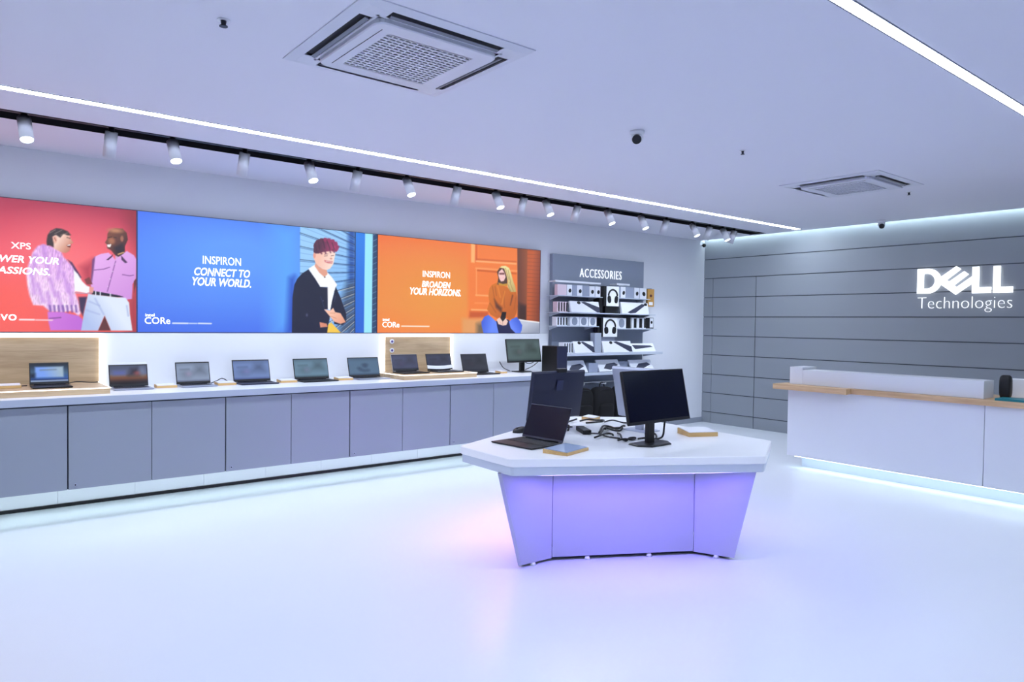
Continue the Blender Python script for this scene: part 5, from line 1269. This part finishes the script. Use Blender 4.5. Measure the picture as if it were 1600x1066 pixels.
lead(tc([(4.40, 4.52), (4.48, 4.49), (4.56, 4.48), (4.62, 4.44), (4.48, 4.32), (4.47, 4.39), (4.36, 4.40)]), 'coiled black cable in front of the hidden wooden stand', r=.0075, group='cables on the island table')
lead(tc([(4.54, 4.35), (4.62, 4.33), (4.65, 4.23), (4.7, 4.17)]), 'straight black cable crossing to the silver backed monitor', r=.0062, group='cables on the island table')
lead(tc([(3.95, 3.96), (3.95, 3.85), (3.96, 3.76), (3.98, 3.65)]), 'thin black lead running out of the adapter brick', r=.0062, group='cables on the island table')
lead(tc([(3.844, 3.787), (3.92, 3.789), (4.088, 3.883), (4.09, 3.836), (3.996, 3.737)]), 'short looped cable end nearest the front of the tangle', r=.0075, group='cables on the island table')
lead(tc([(4.005, 3.894), (4.226, 4.067), (4.322, 4.095), (4.291, 3.963), (4.387, 3.99), (4.45, 4.03)], .01), 'tangled black cable, upper loop of the bundle', r=.0085, group='cables on the island table')
lead(tc([(3.978, 3.857), (4.20, 4.02), (4.234, 3.971), (4.248, 3.902), (4.323, 3.941), (4.356, 4.023), (4.264, 4.041), (4.16, 3.98)], .004), 'tangled black cable, lower loop of the bundle', r=.0085, group='cables on the island table')
lead(tc([(4.156, 3.837), (4.06, 3.72), (3.974, 3.622), (3.94, 3.55), (4.0, 3.57), (4.10, 3.6), (4.02, 3.56), (3.93, 3.56), (3.90, 3.6)]), 'folded black cable at the foot of the black monitor', r=.0075, group='cables on the island table')
lead([(4.16, 3.50, CZ), (4.2, 3.47, CZ), (4.25, 3.46, CZ + .02), (4.265, 3.46, CZ + .09), (4.262, 3.45, CZ + .16)], 'black cable rising into the back of the black monitor', r=.0075, group='cables on the island table')
lead(tc([(4.30, 3.68), (4.344, 3.638), (4.314, 3.576), (4.18, 3.48), (4.11, 3.50), (4.08, 3.56)]), 'looped black cable right of the black monitor neck', r=.0075, group='cables on the island table')
lead(tc([(3.927, 4.17), (4.06, 4.30), (4.10, 4.42), (4.2, 4.50), (4.40, 4.56)]), 'black cable passing behind the navy monitor foot', r=.0075, group='cables on the island table')

# ------------------------------------------------------------------ reception desk
DX = 7.75
t = empty('reception_desk', (8.05, 2.4, 0)); og = t.location; tag(t, 'white reception desk with wooden shelf in front of the grey wall', 'desk')
YR = .3
for k_, (a, b) in enumerate(((2.425, 4.45), (YR, 2.42))):
    MB().cbox(DX, DX + .02, a, b, .14, .925, .002).build('front_panel', M_DESK, t, og)
MB().box(DX + .021, 8.42, YR, 4.45, .14, .925).build('body', M_DESK, t, og)
MB().box(7.93, 8.3, YR + .05, 4.36, .001, .139).build('plinth', mat('plinth_grey', (186, 194, 204), .5), t, og)
MB().box(DX - .04, 8.45, YR, 4.45, .927, .983).build('wooden_top', M_WOODY, t, og)
MB().box(7.60, DX - .041, 3.69, 4.56, .925, .985).build('wooden_ledge', M_WOODY, t, og)
MB().box(DX - .041, 7.9, 4.451, 4.56, .925, .985).build('ledge_end', M_WOODY, t, og)
MB().cbox(7.78, 8.05, 2.445, 4.29, .984, 1.156, .002).build('front_gallery', M_DESK, t, og)
MB().cbox(7.78, 8.1, 4.291, 4.45, .984, 1.186, .002).build('corner_post', M_DESK, t, og)
MB().cbox(8.22, 8.42, YR, 2.40, .984, 1.165, .002).build('rear_gallery', M_LAM, t, og)
o = MB().box(DX + .05, DX + .09, YR + .05, 4.38, .128, .138).build('desk_light', G_DESK, None, (DX + .05, 2.4, .13)); tag(o, 'white light strip under the front of the reception desk', 'light')
t = empty('speaker', (8.05, 2.345, .9835)); tag(t, 'black rounded upright speaker on the reception desk', 'speaker')
MB().ellipsoid((0, 0, .115), .05, .05, .115, 24, 0, .5).build('grille', M_BLACK, t)
MB().cyl((0, 0, 0), (0, 0, .012), .046, n=24).build('base', M_BLKM, t)
t = empty('folder', (7.84, 2.12, .9835)); tag(t, 'teal covered folder lying on the wooden desk top', 'folder')
MB().box(-.10, .12, -.22, .22, 0, .003).build('back_cover', M_TEAL, t); MB().box(-.095, .12, -.215, .215, .003, .018).build('pages', M_CARD, t); MB().box(-.10, .12, -.22, .22, .018, .021).build('front_cover', M_TEAL, t); MB().box(-.103, -.1, -.22, .22, 0, .021).build('spine', M_TEAL, t)

# ------------------------------------------------------------------ logo on the grey wall
t = empty('logo_sign', (X1, 3.45, 2.2)); og = t.location; tag(t, 'large white illuminated company logo on the grey wall', 'sign')
LX = X1 - .055
def letter(name, outer, hole=None):
    cu = bpy.data.curves.new(name, 'CURVE'); cu.dimensions = '2D'; cu.fill_mode = 'BOTH'; cu.extrude = .007
    for pts in (outer, hole):
        if not pts: continue
        sp = cu.splines.new('POLY'); sp.points.add(len(pts) - 1); sp.use_cyclic_u = True
        for k_, (y, z) in enumerate(pts): sp.points[k_].co = (-y, z, 0, 1)
    o = bpy.data.objects.new(name, cu); COL.objects.link(o); bpy.context.view_layer.update()
    me = bpy.data.meshes.new_from_object(o.evaluated_get(bpy.context.evaluated_depsgraph_get()))
    mb = MB().add([(LX + .03 - v.co.z, -v.co.x, v.co.y) for v in me.vertices], [tuple(p.vertices) for p in me.polygons])
    bpy.data.objects.remove(o); bpy.data.curves.remove(cu); bpy.data.meshes.remove(me)
    mb.build(name, G_SIGN, t, og)
def arc_pts(cy, cz, ry, rz, a0, a1, n): return [(cy - ry * math.cos(a0 + (a1 - a0) * k_ / n), cz + rz * math.sin(a0 + (a1 - a0) * k_ / n)) for k_ in range(n + 1)]
letter('letter_d', [(3.996, 2.125), (3.996, 2.452)] + arc_pts(3.868, 2.287, .163, .164, PI / 2, -PI / 2, 20),
       [(3.917, 2.19), (3.917, 2.386)] + arc_pts(3.872, 2.287, .090, .098, PI / 2, -PI / 2, 16))
letter('letter_e', [(3.711, 2.336), (3.533, 2.467), (3.478, 2.426), (3.642, 2.293), (3.614, 2.269), (3.441, 2.398), (3.391, 2.356), (3.554, 2.222), (3.526, 2.196), (3.355, 2.326), (3.353, 2.233), (3.532, 2.1), (3.708, 2.236)])
letter('letter_l', [(3.349, 2.446), (3.273, 2.446), (3.273, 2.186), (3.138, 2.186), (3.138, 2.114), (3.349, 2.114)])
letter('letter_l', [(3.119, 2.444), (3.042, 2.444), (3.042, 2.186), (2.908, 2.186), (2.908, 2.112), (3.119, 2.112)])
mb = MB(); word(mb, 'Technologies', lambda u, w_, d: (LX + .03 - d, -u, w_), -3.985, -2.91, 1.874, 2.072, -.024, .01)
mb.build('lettering', G_THIN, t, og)
